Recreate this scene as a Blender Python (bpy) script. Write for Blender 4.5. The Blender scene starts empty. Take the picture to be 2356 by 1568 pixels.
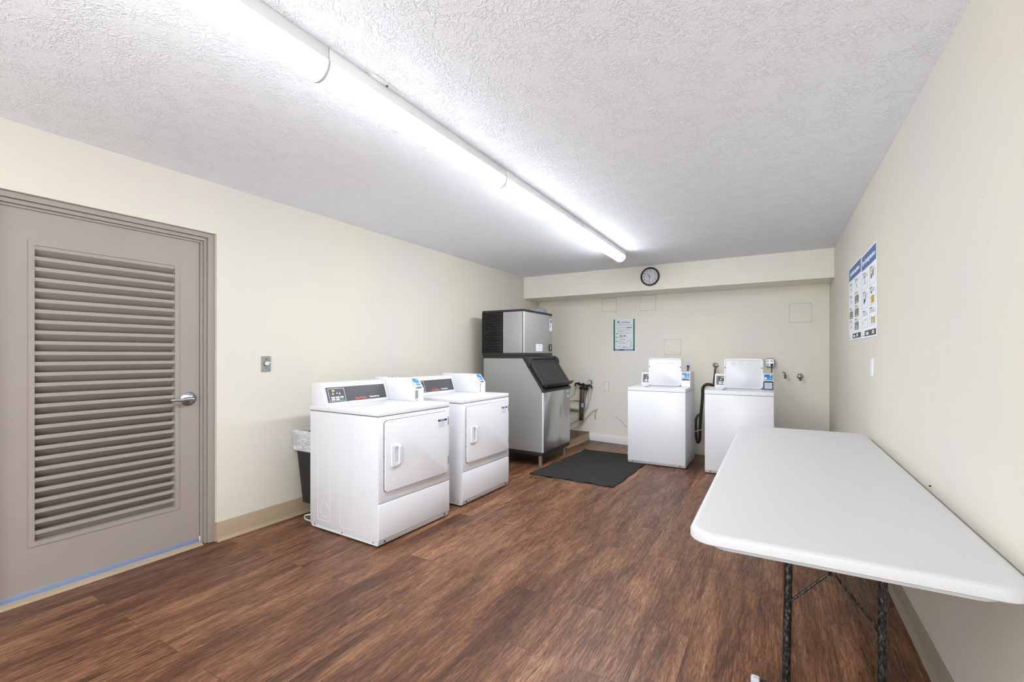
import bpy, bmesh, math, random
from mathutils import Matrix, Vector
random.seed(7)
SC = bpy.context.scene
COL = SC.collection
PI = math.pi

# ---------------------------------------------------------------- camera
IMG_W, IMG_H = 2356.0, 1568.0
F_PX = 1047.0; VP_X = 1784.0; HOR_Y = 815.0
CAM_H = 1.285
yaw = math.atan((VP_X - IMG_W/2) / F_PX)
cam_d = bpy.data.cameras.new('camera')
cam_d.sensor_fit = 'HORIZONTAL'; cam_d.sensor_width = 36.0
cam_d.lens = F_PX / IMG_W * 36.0
cam_d.shift_y = (HOR_Y - IMG_H/2) / IMG_W
cam_d.clip_start = 0.02; cam_d.clip_end = 60
cam = bpy.data.objects.new('camera', cam_d)
cam.location = (0, 0, CAM_H); cam.rotation_euler = (PI/2, 0, yaw)
COL.objects.link(cam); SC.camera = cam

# ---------------------------------------------------------------- world and exposure
w = bpy.data.worlds.new('world'); SC.world = w; w.use_nodes = True
w.node_tree.nodes['Background'].inputs[0].default_value = (0.9, 0.95, 1, 1)
w.node_tree.nodes['Background'].inputs[1].default_value = 3.5
SC.view_settings.view_transform = 'Standard'
SC.view_settings.look = 'None'
SC.view_settings.gamma = 1
SC.view_settings.use_curve_mapping = False
SC.view_settings.exposure = 0.93
LAMP = 23.5                      # radiance of the fluorescent diffusers

# ---------------------------------------------------------------- room dimensions
XL, XR = -3.32, 0.56
YF, YB = -1.75, 6.63
YS = 6.10                       # face of the soffit
H = 2.457; HS = 2.133

# ---------------------------------------------------------------- materials
def lin(c):
    return tuple(((v/255)/12.92 if v/255 <= .04045 else ((v/255+.055)/1.055)**2.4) for v in c) + (1,)
MATS = {}
def mat(name, c, rough=.5, metal=0, spec=.5, bump=0, bscale=200, var=0, vscale=5, emit=0, coat=0, aniso=None):
    if name in MATS: return MATS[name]
    m = bpy.data.materials.new(name); m.use_nodes = True
    nt = m.node_tree; b = nt.nodes['Principled BSDF']
    b.inputs['Base Color'].default_value = lin(c)
    b.inputs['Roughness'].default_value = rough
    b.inputs['Metallic'].default_value = metal
    b.inputs['Specular IOR Level'].default_value = spec
    b.inputs['Coat Weight'].default_value = coat
    tc = nt.nodes.new('ShaderNodeTexCoord')
    vec = tc.outputs['Object']
    if aniso:
        mp = nt.nodes.new('ShaderNodeMapping'); mp.inputs['Scale'].default_value = aniso
        nt.links.new(vec, mp.inputs[0]); vec = mp.outputs[0]
    if var:
        n = nt.nodes.new('ShaderNodeTexNoise'); n.inputs['Scale'].default_value = vscale; n.inputs['Detail'].default_value = 5
        nt.links.new(vec, n.inputs['Vector'])
        mr = nt.nodes.new('ShaderNodeMapRange'); mr.inputs[1].default_value = .3; mr.inputs[2].default_value = .7
        mr.inputs[3].default_value = 1-var; mr.inputs[4].default_value = 1+var
        nt.links.new(n.outputs[0], mr.inputs[0])
        mx = nt.nodes.new('ShaderNodeVectorMath'); mx.operation = 'SCALE'
        mx.inputs[0].default_value = lin(c)[:3]
        nt.links.new(mr.outputs[0], mx.inputs['Scale'])
        nt.links.new(mx.outputs[0], b.inputs['Base Color'])
    if bump:
        n = nt.nodes.new('ShaderNodeTexNoise'); n.inputs['Scale'].default_value = bscale; n.inputs['Detail'].default_value = 3
        nt.links.new(vec, n.inputs['Vector'])
        bp = nt.nodes.new('ShaderNodeBump'); bp.inputs['Strength'].default_value = bump; bp.inputs['Distance'].default_value = .002
        nt.links.new(n.outputs[0], bp.inputs['Height']); nt.links.new(bp.outputs[0], b.inputs['Normal'])
    if emit:
        b.inputs['Emission Color'].default_value = lin(c); b.inputs['Emission Strength'].default_value = emit
    MATS[name] = m
    return m

def speckle_wall(name, c, speck=(150,140,125), amount=.5):
    m = bpy.data.materials.new(name); m.use_nodes = True; nt = m.node_tree; N = nt.nodes.new; L = nt.links.new
    b = nt.nodes['Principled BSDF']; b.inputs['Roughness'].default_value = .55; b.inputs['Specular IOR Level'].default_value = .3
    tc = N('ShaderNodeTexCoord')
    n1 = N('ShaderNodeTexNoise'); n1.inputs['Scale'].default_value = 1.3; n1.inputs['Detail'].default_value = 4
    n2 = N('ShaderNodeTexNoise'); n2.inputs['Scale'].default_value = 110; n2.inputs['Detail'].default_value = 2
    n3 = N('ShaderNodeTexNoise'); n3.inputs['Scale'].default_value = 70; n3.inputs['Detail'].default_value = 6
    for n in (n1, n2, n3): L(tc.outputs['Object'], n.inputs['Vector'])
    r1 = N('ShaderNodeMapRange'); r1.inputs[1].default_value = .35; r1.inputs[2].default_value = .65; r1.inputs[3].default_value = 0; r1.inputs[4].default_value = 1
    L(n1.outputs[0], r1.inputs[0])
    mx = N('ShaderNodeMix'); mx.data_type = 'RGBA'; mx.inputs[6].default_value = lin(c); mx.inputs[7].default_value = lin([min(255, v*1.02) for v in c[:2]]+[c[2]*.975])
    L(r1.outputs[0], mx.inputs[0])
    r2 = N('ShaderNodeMapRange'); r2.inputs[1].default_value = .69; r2.inputs[2].default_value = .74; r2.inputs[3].default_value = 0; r2.inputs[4].default_value = amount
    L(n2.outputs[0], r2.inputs[0])
    m2 = N('ShaderNodeMix'); m2.data_type = 'RGBA'; m2.inputs[7].default_value = lin(speck)
    L(r2.outputs[0], m2.inputs[0]); L(mx.outputs[2], m2.inputs[6]); L(m2.outputs[2], b.inputs['Base Color'])
    bp = N('ShaderNodeBump'); bp.inputs['Strength'].default_value = .35; bp.inputs['Distance'].default_value = .002
    L(n3.outputs[0], bp.inputs['Height']); L(bp.outputs[0], b.inputs['Normal'])
    return m

def ceiling_mat():
    m = bpy.data.materials.new('knockdown_ceiling'); m.use_nodes = True; nt = m.node_tree; N = nt.nodes.new; L = nt.links.new
    b = nt.nodes['Principled BSDF']; b.inputs['Roughness'].default_value = .8; b.inputs['Specular IOR Level'].default_value = .15
    b.inputs['Base Color'].default_value = lin((247, 250, 255))
    tc = N('ShaderNodeTexCoord')
    n1 = N('ShaderNodeTexNoise'); n1.inputs['Scale'].default_value = 42; n1.inputs['Detail'].default_value = 2.0; n1.inputs['Distortion'].default_value = .7
    n2 = N('ShaderNodeTexNoise'); n2.inputs['Scale'].default_value = 9; n2.inputs['Detail'].default_value = 3
    L(tc.outputs['Object'], n1.inputs['Vector']); L(tc.outputs['Object'], n2.inputs['Vector'])
    s = N('ShaderNodeMath'); s.operation = 'SUBTRACT'; s.inputs[1].default_value = .5; L(n1.outputs[0], s.inputs[0])
    a = N('ShaderNodeMath'); a.operation = 'ABSOLUTE'; L(s.outputs[0], a.inputs[0])
    r = N('ShaderNodeMapRange'); r.interpolation_type = 'SMOOTHSTEP'
    r.inputs[1].default_value = 0; r.inputs[2].default_value = .085; r.inputs[3].default_value = 1; r.inputs[4].default_value = 0
    L(a.outputs[0], r.inputs[0])
    g = N('ShaderNodeMapRange'); g.inputs[1].default_value = .4; g.inputs[2].default_value = .55; g.inputs[3].default_value = .25; g.inputs[4].default_value = 1
    L(n2.outputs[0], g.inputs[0])
    mu = N('ShaderNodeMath'); mu.operation = 'MULTIPLY'; L(r.outputs[0], mu.inputs[0]); L(g.outputs[0], mu.inputs[1])
    bp = N('ShaderNodeBump'); bp.inputs['Strength'].default_value = .6; bp.inputs['Distance'].default_value = .005
    L(mu.outputs[0], bp.inputs['Height']); L(bp.outputs[0], b.inputs['Normal'])
    return m

def wood_mat():
    m = bpy.data.materials.new('vinyl_plank'); m.use_nodes = True; nt = m.node_tree; N = nt.nodes.new; L = nt.links.new
    b = nt.nodes['Principled BSDF']; b.inputs['Specular IOR Level'].default_value = .32
    tc = N('ShaderNodeTexCoord'); sp = N('ShaderNodeSeparateXYZ'); L(tc.outputs['Object'], sp.inputs[0])
    def math_(op, a, bb=None, val=None):
        n = N('ShaderNodeMath'); n.operation = op
        if hasattr(a, 'links'): L(a, n.inputs[0])
        else: n.inputs[0].default_value = a
        if bb is not None:
            if hasattr(bb, 'links'): L(bb, n.inputs[1])
            else: n.inputs[1].default_value = bb
        return n.outputs[0]
    def comb(x, y, z=0.0):
        n = N('ShaderNodeCombineXYZ')
        for i, v in enumerate((x, y, z)):
            if hasattr(v, 'links'): L(v, n.inputs[i])
            else: n.inputs[i].default_value = v
        return n.outputs[0]
    X, Y = sp.outputs[0], sp.outputs[1]
    xs = math_('ADD', X, 2.97+.188*20); ys = math_('ADD', Y, 10.0)
    br = N('ShaderNodeTexBrick'); br.offset = .37; br.offset_frequency = 2; br.squash = 1
    br.inputs['Color1'].default_value = (0, 0, 0, 1); br.inputs['Color2'].default_value = (1, 1, 1, 1); br.inputs['Mortar'].default_value = (.5, .5, .5, 1)
    br.inputs['Scale'].default_value = 1; br.inputs['Mortar Size'].default_value = .0011; br.inputs['Mortar Smooth'].default_value = .2
    br.inputs['Brick Width'].default_value = 1.22; br.inputs['Row Height'].default_value = .188; br.inputs['Bias'].default_value = 0
    L(comb(ys, xs), br.inputs['Vector'])
    rnd = N('ShaderNodeSeparateColor'); L(br.outputs['Color'], rnd.inputs[0]); R = rnd.outputs[0]
    off = math_('MULTIPLY', R, 37.0)
    def noise(sx, sy, detail, rough=.6, dist=0.0):
        n = N('ShaderNodeTexNoise'); n.inputs['Scale'].default_value = 1; n.inputs['Detail'].default_value = detail
        n.inputs['Roughness'].default_value = rough; n.inputs['Distortion'].default_value = dist
        L(comb(math_('MULTIPLY', X, sx), math_('MULTIPLY', Y, sy), off), n.inputs['Vector'])
        return n.outputs[0]
    broad = noise(9, 1.3, 4, .6, .5)
    fine = noise(120, 8, 4, .7, .6)
    hair = noise(380, 26, 2, .6, .3)
    crack = noise(13, .55, 3, .5, .25)
    cmask = noise(7, 2.2, 2)
    v = math_('ADD', math_('MULTIPLY', broad, .36), math_('MULTIPLY', fine, .36))
    v = math_('ADD', v, math_('MULTIPLY', hair, .26))
    v = math_('ADD', v, math_('MULTIPLY', R, .03))
    cr = N('ShaderNodeValToRGB'); L(v, cr.inputs[0])
    e = cr.color_ramp.elements
    e[0].position = .38; e[0].color = lin((70, 43, 31))
    e[1].position = .66; e[1].color = lin((204, 158, 122))
    for p, c in ((.45, (98, 64, 46)), (.51, (128, 87, 63)), (.57, (158, 113, 83))):
        k = e.new(p); k.color = lin(c)
    # cool / warm drift between planks
    hs = N('ShaderNodeHueSaturation'); L(cr.outputs[0], hs.inputs['Color'])
    hs.inputs['Saturation'].default_value = 1.02
    L(math_('ADD', math_('MULTIPLY', R, .14), .66), hs.inputs['Value'])
    # dark checks in the grain
    cd = math_('ABSOLUTE', math_('SUBTRACT', crack, .5))
    ck0 = N('ShaderNodeMapRange'); ck0.inputs[1].default_value = .002; ck0.inputs[2].default_value = .007; ck0.inputs[3].default_value = .85; ck0.inputs[4].default_value = 0
    L(cd, ck0.inputs[0])
    cm = N('ShaderNodeMapRange'); cm.inputs[1].default_value = .48; cm.inputs[2].default_value = .56; L(cmask, cm.inputs[0])
    ck = N('ShaderNodeMath'); ck.operation = 'MULTIPLY'; L(ck0.outputs[0], ck.inputs[0]); L(cm.outputs[0], ck.inputs[1])
    m1 = N('ShaderNodeMix'); m1.data_type = 'RGBA'; m1.inputs[7].default_value = lin((44, 28, 22))
    L(ck.outputs[0], m1.inputs[0]); L(hs.outputs[0], m1.inputs[6])
    m2 = N('ShaderNodeMix'); m2.data_type = 'RGBA'; m2.inputs[7].default_value = lin((40, 26, 20))
    L(math_('MULTIPLY', br.outputs['Fac'], .75), m2.inputs[0]); L(m1.outputs[2], m2.inputs[6])
    L(m2.outputs[2], b.inputs['Base Color'])
    rr = N('ShaderNodeMapRange'); rr.inputs[1].default_value = .3; rr.inputs[2].default_value = .7; rr.inputs[3].default_value = .46; rr.inputs[4].default_value = .34
    L(fine, rr.inputs[0]); L(rr.outputs[0], b.inputs['Roughness'])
    hgt = math_('SUBTRACT', math_('ADD', fine, math_('MULTIPLY', hair, .5)), math_('ADD', math_('MULTIPLY', br.outputs['Fac'], 1.0), math_('MULTIPLY', ck.outputs[0], .6)))
    bp = N('ShaderNodeBump'); bp.inputs['Strength'].default_value = .35; bp.inputs['Distance'].default_value = .0016
    L(hgt, bp.inputs['Height']); L(bp.outputs[0], b.inputs['Normal'])
    return m

def ribbed_mat():
    m = bpy.data.materials.new('ribbed_carpet'); m.use_nodes = True; nt = m.node_tree; N = nt.nodes.new; L = nt.links.new
    b = nt.nodes['Principled BSDF']; b.inputs['Roughness'].default_value = .95; b.inputs['Specular IOR Level'].default_value = .1
    tc = N('ShaderNodeTexCoord')
    wv = N('ShaderNodeTexWave'); wv.bands_direction = 'X'; wv.inputs['Scale'].default_value = 15; wv.inputs['Distortion'].default_value = .4; wv.inputs['Detail'].default_value = 1
    n = N('ShaderNodeTexNoise'); n.inputs['Scale'].default_value = 260; n.inputs['Detail'].default_value = 3
    L(tc.outputs['Object'], wv.inputs['Vector']); L(tc.outputs['Object'], n.inputs['Vector'])
    a = N('ShaderNodeMath'); a.operation = 'MULTIPLY_ADD'; a.inputs[1].default_value = .45; L(wv.outputs['Fac'], a.inputs[0])
    mm = N('ShaderNodeMath'); mm.operation = 'MULTIPLY'; mm.inputs[1].default_value = .8; L(n.outputs[0], mm.inputs[0]); L(mm.outputs[0], a.inputs[2])
    cr = N('ShaderNodeValToRGB'); cr.color_ramp.elements[0].position = .42; cr.color_ramp.elements[0].color = lin((22, 22, 22))
    cr.color_ramp.elements[1].position = .95; cr.color_ramp.elements[1].color = lin((84, 84, 80))
    L(a.outputs[0], cr.inputs[0]); L(cr.outputs[0], b.inputs['Base Color'])
    bp = N('ShaderNodeBump'); bp.inputs['Strength'].default_value = .8; bp.inputs['Distance'].default_value = .004
    L(a.outputs[0], bp.inputs['Height']); L(bp.outputs[0], b.inputs['Normal'])
    return m

def steel_mat(name, c, rough, stretch, metal=.85, wav=0.0):
    m = bpy.data.materials.new(name); m.use_nodes = True; nt = m.node_tree; N = nt.nodes.new; L = nt.links.new
    b = nt.nodes['Principled BSDF']; b.inputs['Metallic'].default_value = metal; b.inputs['Base Color'].default_value = lin(c)
    tc = N('ShaderNodeTexCoord'); mp = N('ShaderNodeMapping'); mp.inputs['Scale'].default_value = stretch
    L(tc.outputs['Object'], mp.inputs[0])
    n = N('ShaderNodeTexNoise'); n.inputs['Scale'].default_value = 1; n.inputs['Detail'].default_value = 4; L(mp.outputs[0], n.inputs['Vector'])
    r = N('ShaderNodeMapRange'); r.inputs[3].default_value = rough-.07; r.inputs[4].default_value = rough+.07; L(n.outputs[0], r.inputs[0]); L(r.outputs[0], b.inputs['Roughness'])
    bp = N('ShaderNodeBump'); bp.inputs['Strength'].default_value = .12; bp.inputs['Distance'].default_value = .0008
    L(n.outputs[0], bp.inputs['Height'])
    if wav:
        mp2 = N('ShaderNodeMapping'); mp2.inputs['Scale'].default_value = (1, 6, 1.6); L(tc.outputs['Object'], mp2.inputs[0])
        n2 = N('ShaderNodeTexNoise'); n2.inputs['Scale'].default_value = 1; n2.inputs['Detail'].default_value = 1; L(mp2.outputs[0], n2.inputs['Vector'])
        b2 = N('ShaderNodeBump'); b2.inputs['Strength'].default_value = 1; b2.inputs['Distance'].default_value = wav
        L(n2.outputs[0], b2.inputs['Height']); L(bp.outputs[0], b2.inputs['Normal']); L(b2.outputs[0], b.inputs['Normal'])
    else:
        L(bp.outputs[0], b.inputs['Normal'])
    return m

M_WALL = speckle_wall('cream_wall_paint', (214, 209, 201), amount=.22)
M_WALLB = speckle_wall('back_wall_paint', (240, 236, 229), amount=.1)  # paint lightened to make up for weaker light at the back
M_CEIL = ceiling_mat()
M_WOOD = wood_mat()
M_MAT = ribbed_mat()
M_STEEL = steel_mat('brushed_steel', (174, 174, 173), .46, (3, 3, 90), .45)
M_STEELF = steel_mat('dented_steel_front', (190, 191, 192), .24, (3, 60, 2), .95, .010)
M_CHROME = mat('chrome', (205, 205, 207), .12, 1)
M_LEGSTEEL = mat('leg_steel', (196, 190, 182), .34, .75)
M_NICKEL = mat('satin_nickel', (168, 172, 176), .28, 1)
M_WHITE = mat('white_enamel', (231, 232, 236), .3, coat=.12)
M_WHITE2 = mat('white_paint', (240, 241, 242), .4)
M_GREYRING = mat('ring_grey', (232, 233, 235), .5)
M_FIXT = mat('fixture_white', (246, 247, 249), .4)
M_PLAST = mat('white_plastic', (236, 238, 242), .35)
M_BLACKP = mat('black_plastic', (38, 38, 37), .45, bump=.3, bscale=400)
M_DARK = mat('dark_gap', (22, 22, 22), .8)
M_BLACK = mat('black_rubber', (26, 25, 25), .5)
M_BROWNBLK = mat('dark_hose', (50, 42, 38), .45)
M_PANEL = mat('charcoal_panel', (74, 74, 76), .4, var=.12, vscale=60)
M_DOORP = mat('taupe_paint', (157, 147, 139), .42, bump=.25, bscale=260, var=.025, vscale=3)
M_TAN = mat('tan_vinyl', (172, 152, 126), .5, var=.05, vscale=4)
M_TANR = mat('greige_vinyl', (160, 147, 130), .5, var=.04, vscale=4)
M_BLUE = mat('reader_blue', (24, 116, 196), .3)
M_NAVY = mat('label_navy', (32, 52, 120), .4)
M_SHEETBLUE = mat('sheet_blue', (62, 100, 158), .5)
M_PAPER = mat('paper', (238, 242, 246), .6)
M_TEAL = mat('poster_teal', (24, 122, 104), .5)
M_PBLUE = mat('poster_blue', (22, 96, 150), .5)
M_GREY = mat('print_grey', (150, 153, 158), .6)
M_DGREY = mat('print_dark', (70, 64, 60), .6)
M_GOLD = mat('print_gold', (196, 170, 62), .6)
M_RED = mat('lettering_red', (226, 92, 72), .5)
M_GREEN = mat('button_green', (30, 150, 105), .4)
M_LED = mat('led_green', (168, 210, 40), .5, emit=.5)
M_LEDOFF = mat('led_off', (110, 88, 82), .5)
M_CYAN = mat('reader_light', (150, 215, 240), .3)
M_PALEB = mat('pale_blue_print', (190, 205, 224), .5)
M_LTGREY = mat('light_grey_plastic', (198, 200, 205), .4)
M_GREYM = mat('grey_metal_plate', (150, 156, 154), .4, .3)
M_BEIGEP = mat('beige_insulation', (238, 226, 206), .7, bump=.5, bscale=60)
M_TUBE = mat('beige_tube', (176, 162, 142), .5)
M_CREAMC = mat('cream_cord', (214, 206, 190), .5)
M_IVORY = mat('ivory_knob', (232, 222, 206), .35)
M_TABLE = mat('granite_plastic', (203, 203, 203), .45, bump=.15, bscale=320, var=.06, vscale=420)
def worn_mat():
    m = mat('worn_black_steel', (44, 42, 40), .36, .5)
    nt = m.node_tree; N = nt.nodes.new; L = nt.links.new
    tc = N('ShaderNodeTexCoord'); mp = N('ShaderNodeMapping'); mp.inputs['Scale'].default_value = (1, 1, .45); L(tc.outputs['Object'], mp.inputs[0])
    n = N('ShaderNodeTexNoise'); n.inputs['Scale'].default_value = 120; n.inputs['Detail'].default_value = 6; n.inputs['Roughness'].default_value = .7; L(mp.outputs[0], n.inputs['Vector'])
    r = N('ShaderNodeMapRange'); r.inputs[1].default_value = .5; r.inputs[2].default_value = .72; r.inputs[4].default_value = .5; L(n.outputs[0], r.inputs[0])
    mx = N('ShaderNodeMix'); mx.data_type = 'RGBA'; mx.inputs[6].default_value = lin((40, 38, 36)); mx.inputs[7].default_value = lin((176, 174, 168))
    L(r.outputs[0], mx.inputs[0]); L(mx.outputs[2], nt.nodes['Principled BSDF'].inputs['Base Color']); return m
M_BRASS = mat('tarnished_brass', (122, 104, 84), .4, .8)
M_BLUEG = mat('blue_grey_seal', (128, 140, 168), .6, bump=.6, bscale=50)
M_SHADOWLINE = mat('paint_crack', (128, 122, 110), .8)  # painted shadow round wall plates; also colours the hook and screws
M_COPPER = mat('filter_steel', (150, 142, 134), .08, 1)
M_SCOOP = mat('grey_scoop', (128, 132, 138), .35)
M_CLOCKF = mat('clock_face', (222, 222, 228), .5)
M_LEGM = worn_mat()
M_LINER = mat('bag_plastic', (246, 247, 250), .22, bump=1.0, bscale=30, aniso=(1, 1, 3))
_b = M_LINER.node_tree.nodes['Principled BSDF']; _b.inputs['Alpha'].default_value = .62; _b.inputs['Transmission Weight'].default_value = .2
_nt = M_LINER.node_tree
_tc = _nt.nodes.new('ShaderNodeTexCoord'); _mp = _nt.nodes.new('ShaderNodeMapping'); _mp.inputs['Scale'].default_value = (9, 9, 70)
_n = _nt.nodes.new('ShaderNodeTexNoise'); _n.inputs['Scale'].default_value = 1; _n.inputs['Detail'].default_value = 5; _n.inputs['Distortion'].default_value = 1.5
_r = _nt.nodes.new('ShaderNodeMapRange'); _r.inputs[1].default_value = .38; _r.inputs[2].default_value = .62; _r.inputs[3].default_value = .62; _r.inputs[4].default_value = .97
_nt.links.new(_tc.outputs['Object'], _mp.inputs[0]); _nt.links.new(_mp.outputs[0], _n.inputs['Vector']); _nt.links.new(_n.outputs[0], _r.inputs[0]); _nt.links.new(_r.outputs[0], _b.inputs['Alpha'])
def lamp_mat(name, k):
    # a tube behind an opal half round cover: brightest where the cover faces down
    m = mat(name, (242, 247, 255), .5, emit=LAMP)
    nt = m.node_tree; g = nt.nodes.new('ShaderNodeNewGeometry'); sp = nt.nodes.new('ShaderNodeSeparateXYZ')
    r = nt.nodes.new('ShaderNodeMapRange'); r.inputs[1].default_value = -.22; r.inputs[2].default_value = -1; r.inputs[3].default_value = LAMP*k*.10; r.inputs[4].default_value = LAMP*k
    nt.links.new(g.outputs['Normal'], sp.inputs[0]); nt.links.new(sp.outputs[2], r.inputs[0]); nt.links.new(r.outputs[0], nt.nodes['Principled BSDF'].inputs['Emission Strength'])
    return m
M_LAMP = lamp_mat('lit_diffuser', 1.0)
M_LAMP2 = lamp_mat('lit_diffuser_newer_tube', 1.35)  # output raised only to brighten the far half of the room
M_LAMP3 = lamp_mat('lit_diffuser_end_tube', 1.75)  # raised further to lift the back wall and soffit

# ---------------------------------------------------------------- mesh helper
class MB:
    def __init__(s): s.bm = bmesh.new(); s.mats = []; s.M = Matrix.Identity(4); s.mi = 0
    def m(s, material):
        if material not in s.mats: s.mats.append(material)
        s.mi = s.mats.index(material); return s
    def _merge(s, t, smooth=False):
        vm = {}
        for v in t.verts: vm[v] = s.bm.verts.new(s.M @ v.co)
        for f in t.faces:
            try: nf = s.bm.faces.new([vm[v] for v in f.verts])
            except ValueError: continue
            nf.material_index = s.mi; nf.smooth = True
        t.free()
    def box(s, x0, x1, y0, y1, z0, z1, bev=0, seg=2):
        t = bmesh.new()
        v = [t.verts.new((x, y, z)) for x in (x0, x1) for y in (y0, y1) for z in (z0, z1)]
        for q in ((0,1,3,2), (4,6,7,5), (0,4,5,1), (2,3,7,6), (0,2,6,4), (1,5,7,3)): t.faces.new([v[i] for i in q])
        if bev: bmesh.ops.bevel(t, geom=list(t.edges), offset=bev, segments=seg, profile=.5, affect='EDGES')
        s._merge(t); return s
    def prism(s, poly, axis, lo, hi, bev=0, seg=2):
        """poly in the two other axes (order x,y,z without `axis`)"""
        t = bmesh.new()
        def P(a, b, c):
            return {'x': (c, a, b), 'y': (a, c, b), 'z': (a, b, c)}[axis]
        A = [t.verts.new(P(a, b, lo)) for a, b in poly]; B = [t.verts.new(P(a, b, hi)) for a, b in poly]
        n = len(poly)
        t.faces.new(A); t.faces.new(B[::-1])
        for i in range(n): t.faces.new((A[i], B[i], B[(i+1) % n], A[(i+1) % n]))
        bmesh.ops.recalc_face_normals(t, faces=t.faces)
        if bev: bmesh.ops.bevel(t, geom=list(t.edges), offset=bev, segments=seg, profile=.5, affect='EDGES', clamp_overlap=True)
        s._merge(t); return s
    def ring(s, outer, inner, axis, lo, hi):
        t = bmesh.new()
        def P(a, b, c):
            return {'x': (c, a, b), 'y': (a, c, b), 'z': (a, b, c)}[axis]
        n = len(outer)
        L = [[t.verts.new(P(a, b, c)) for a, b in poly] for poly, c in ((outer, lo), (outer, hi), (inner, hi), (inner, lo))]
        for k in range(4):
            A, B = L[k], L[(k+1) % 4]
            for i in range(n): t.faces.new((A[i], B[i], B[(i+1) % n], A[(i+1) % n]))
        bmesh.ops.recalc_face_normals(t, faces=t.faces)
        s._merge(t); return s
    def tube(s, pts, r, n=10, smooth=6, closed=False, r2=None):
        P = [Vector(p) for p in pts]
        if smooth and len(P) > 2:
            Q = []
            for i in range(len(P)-1):
                p0 = P[max(i-1, 0)]; p1 = P[i]; p2 = P[i+1]; p3 = P[min(i+2, len(P)-1)]
                for k in range(smooth):
                    u = k/smooth
                    Q.append(.5*((2*p1)+(p2-p0)*u+(2*p0-5*p1+4*p2-p3)*u*u+(3*p1-p0-3*p2+p3)*u**3))
            Q.append(P[-1]); P = Q
        t = bmesh.new(); rings = []
        up = Vector((0, 0, 1)); d0 = (P[1]-P[0]).normalized()
        if abs(d0.dot(up)) > .95: up = Vector((1, 0, 0))
        a = d0.cross(up).normalized()
        for i, p in enumerate(P):
            d = (P[min(i+1, len(P)-1)]-P[max(i-1, 0)]).normalized()
            a = (a-d*a.dot(d)).normalized(); b = d.cross(a)
            rr = r if r2 is None else r+(r2-r)*i/(len(P)-1)
            rings.append([t.verts.new(p+a*math.cos(2*PI*k/n)*rr+b*math.sin(2*PI*k/n)*rr) for k in range(n)])
        for A, B in zip(rings, rings[1:]):
            for k in range(n): t.faces.new((A[k], A[(k+1) % n], B[(k+1) % n], B[k]))
        t.faces.new(rings[0][::-1]); t.faces.new(rings[-1])
        s._merge(t); return s
    def lathe(s, prof, n=32, c=(0, 0, 0), axis='z'):
        t = bmesh.new(); rings = []
        def P(r, h, a):
            x, y = r*math.cos(a), r*math.sin(a)
            p = {'z': (x, y, h), 'y': (x, h, y), 'x': (h, x, y)}[axis]
            return (p[0]+c[0], p[1]+c[1], p[2]+c[2])
        for r, h in prof: rings.append([t.verts.new(P(max(r, 1e-5), h, 2*PI*k/n)) for k in range(n)])
        for A, B in zip(rings, rings[1:]):
            for k in range(n): t.faces.new((A[k], A[(k+1) % n], B[(k+1) % n], B[k]))
        t.faces.new(rings[0][::-1]); t.faces.new(rings[-1])
        bmesh.ops.recalc_face_normals(t, faces=t.faces)
        s._merge(t); return s
    def grid(s, fn, nu, nv):
        t = bmesh.new()
        g = [[t.verts.new(fn(i/nu, j/nv)) for j in range(nv+1)] for i in range(nu+1)]
        for i in range(nu):
            for j in range(nv): t.faces.new((g[i][j], g[i+1][j], g[i+1][j+1], g[i][j+1]))
        s._merge(t); return s
    # print on the local xy plane, z outwards
    def rect(s, u0, u1, v0, v1, w=0, t=.0006): return s.box(u0, u1, v0, v1, w, w+t)
    def frame(s, u0, u1, v0, v1, th, w=0, t=.0006):
        s.rect(u0, u1, v0, v0+th, w, t); s.rect(u0, u1, v1-th, v1, w, t); s.rect(u0, u0+th, v0+th, v1-th, w, t); s.rect(u1-th, u1, v0+th, v1-th, w, t); return s
    def disc(s, u, v, r, w=0, t=.0006, n=20):
        return s.prism([(u+r*math.cos(2*PI*k/n), v+r*math.sin(2*PI*k/n)) for k in range(n)], 'z', w, w+t)
    def text(s, body, size, u, v, w=0, align='LEFT', thick=.0004, sx=1.0, bold=0.0):
        cu = bpy.data.curves.new('lettering', 'FONT'); cu.body = body; cu.size = size; cu.align_x = align; cu.align_y = 'CENTER'
        cu.extrude = thick; cu.resolution_u = 2; cu.offset = bold
        o = bpy.data.objects.new('lettering', cu); COL.objects.link(o)
        bpy.context.view_layer.update()
        me = bpy.data.meshes.new_from_object(o)
        t = bmesh.new(); t.from_mesh(me)
        for q in t.verts: q.co = Vector((q.co.x*sx+u, q.co.y+v, q.co.z+w+thick))
        bpy.data.objects.remove(o); bpy.data.meshes.remove(me); bpy.data.curves.remove(cu)
        s._merge(t); return s
    def build(s, name, material=None, parent=None, angle=35, fix=False):
        me = bpy.data.meshes.new(name)
        if fix: bmesh.ops.recalc_face_normals(s.bm, faces=s.bm.faces)
        s.bm.to_mesh(me); s.bm.free()
        if s.mats:
            for q in s.mats: me.materials.append(q)
        else: me.materials.append(material)
        me.set_sharp_from_angle(angle=math.radians(angle))
        o = bpy.data.objects.new(name, me); COL.objects.link(o)
        if parent: o.parent = parent
        return o

def rr(w_, h_, r, cx=0, cy=0, n=6):
    P = []
    for qx, qy, a0 in ((1, 1, 0), (-1, 1, 90), (-1, -1, 180), (1, -1, 270)):
        for k in range(n+1):
            a = math.radians(a0+90*k/n)
            P.append((cx+qx*(w_/2-r)+r*math.cos(a), cy+qy*(h_/2-r)+r*math.sin(a)))
    return P
def R4(u0, u1, v0, v1, r, n=6): return rr(u1-u0, v1-v0, r, (u0+u1)/2, (v0+v1)/2, n)

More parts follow.
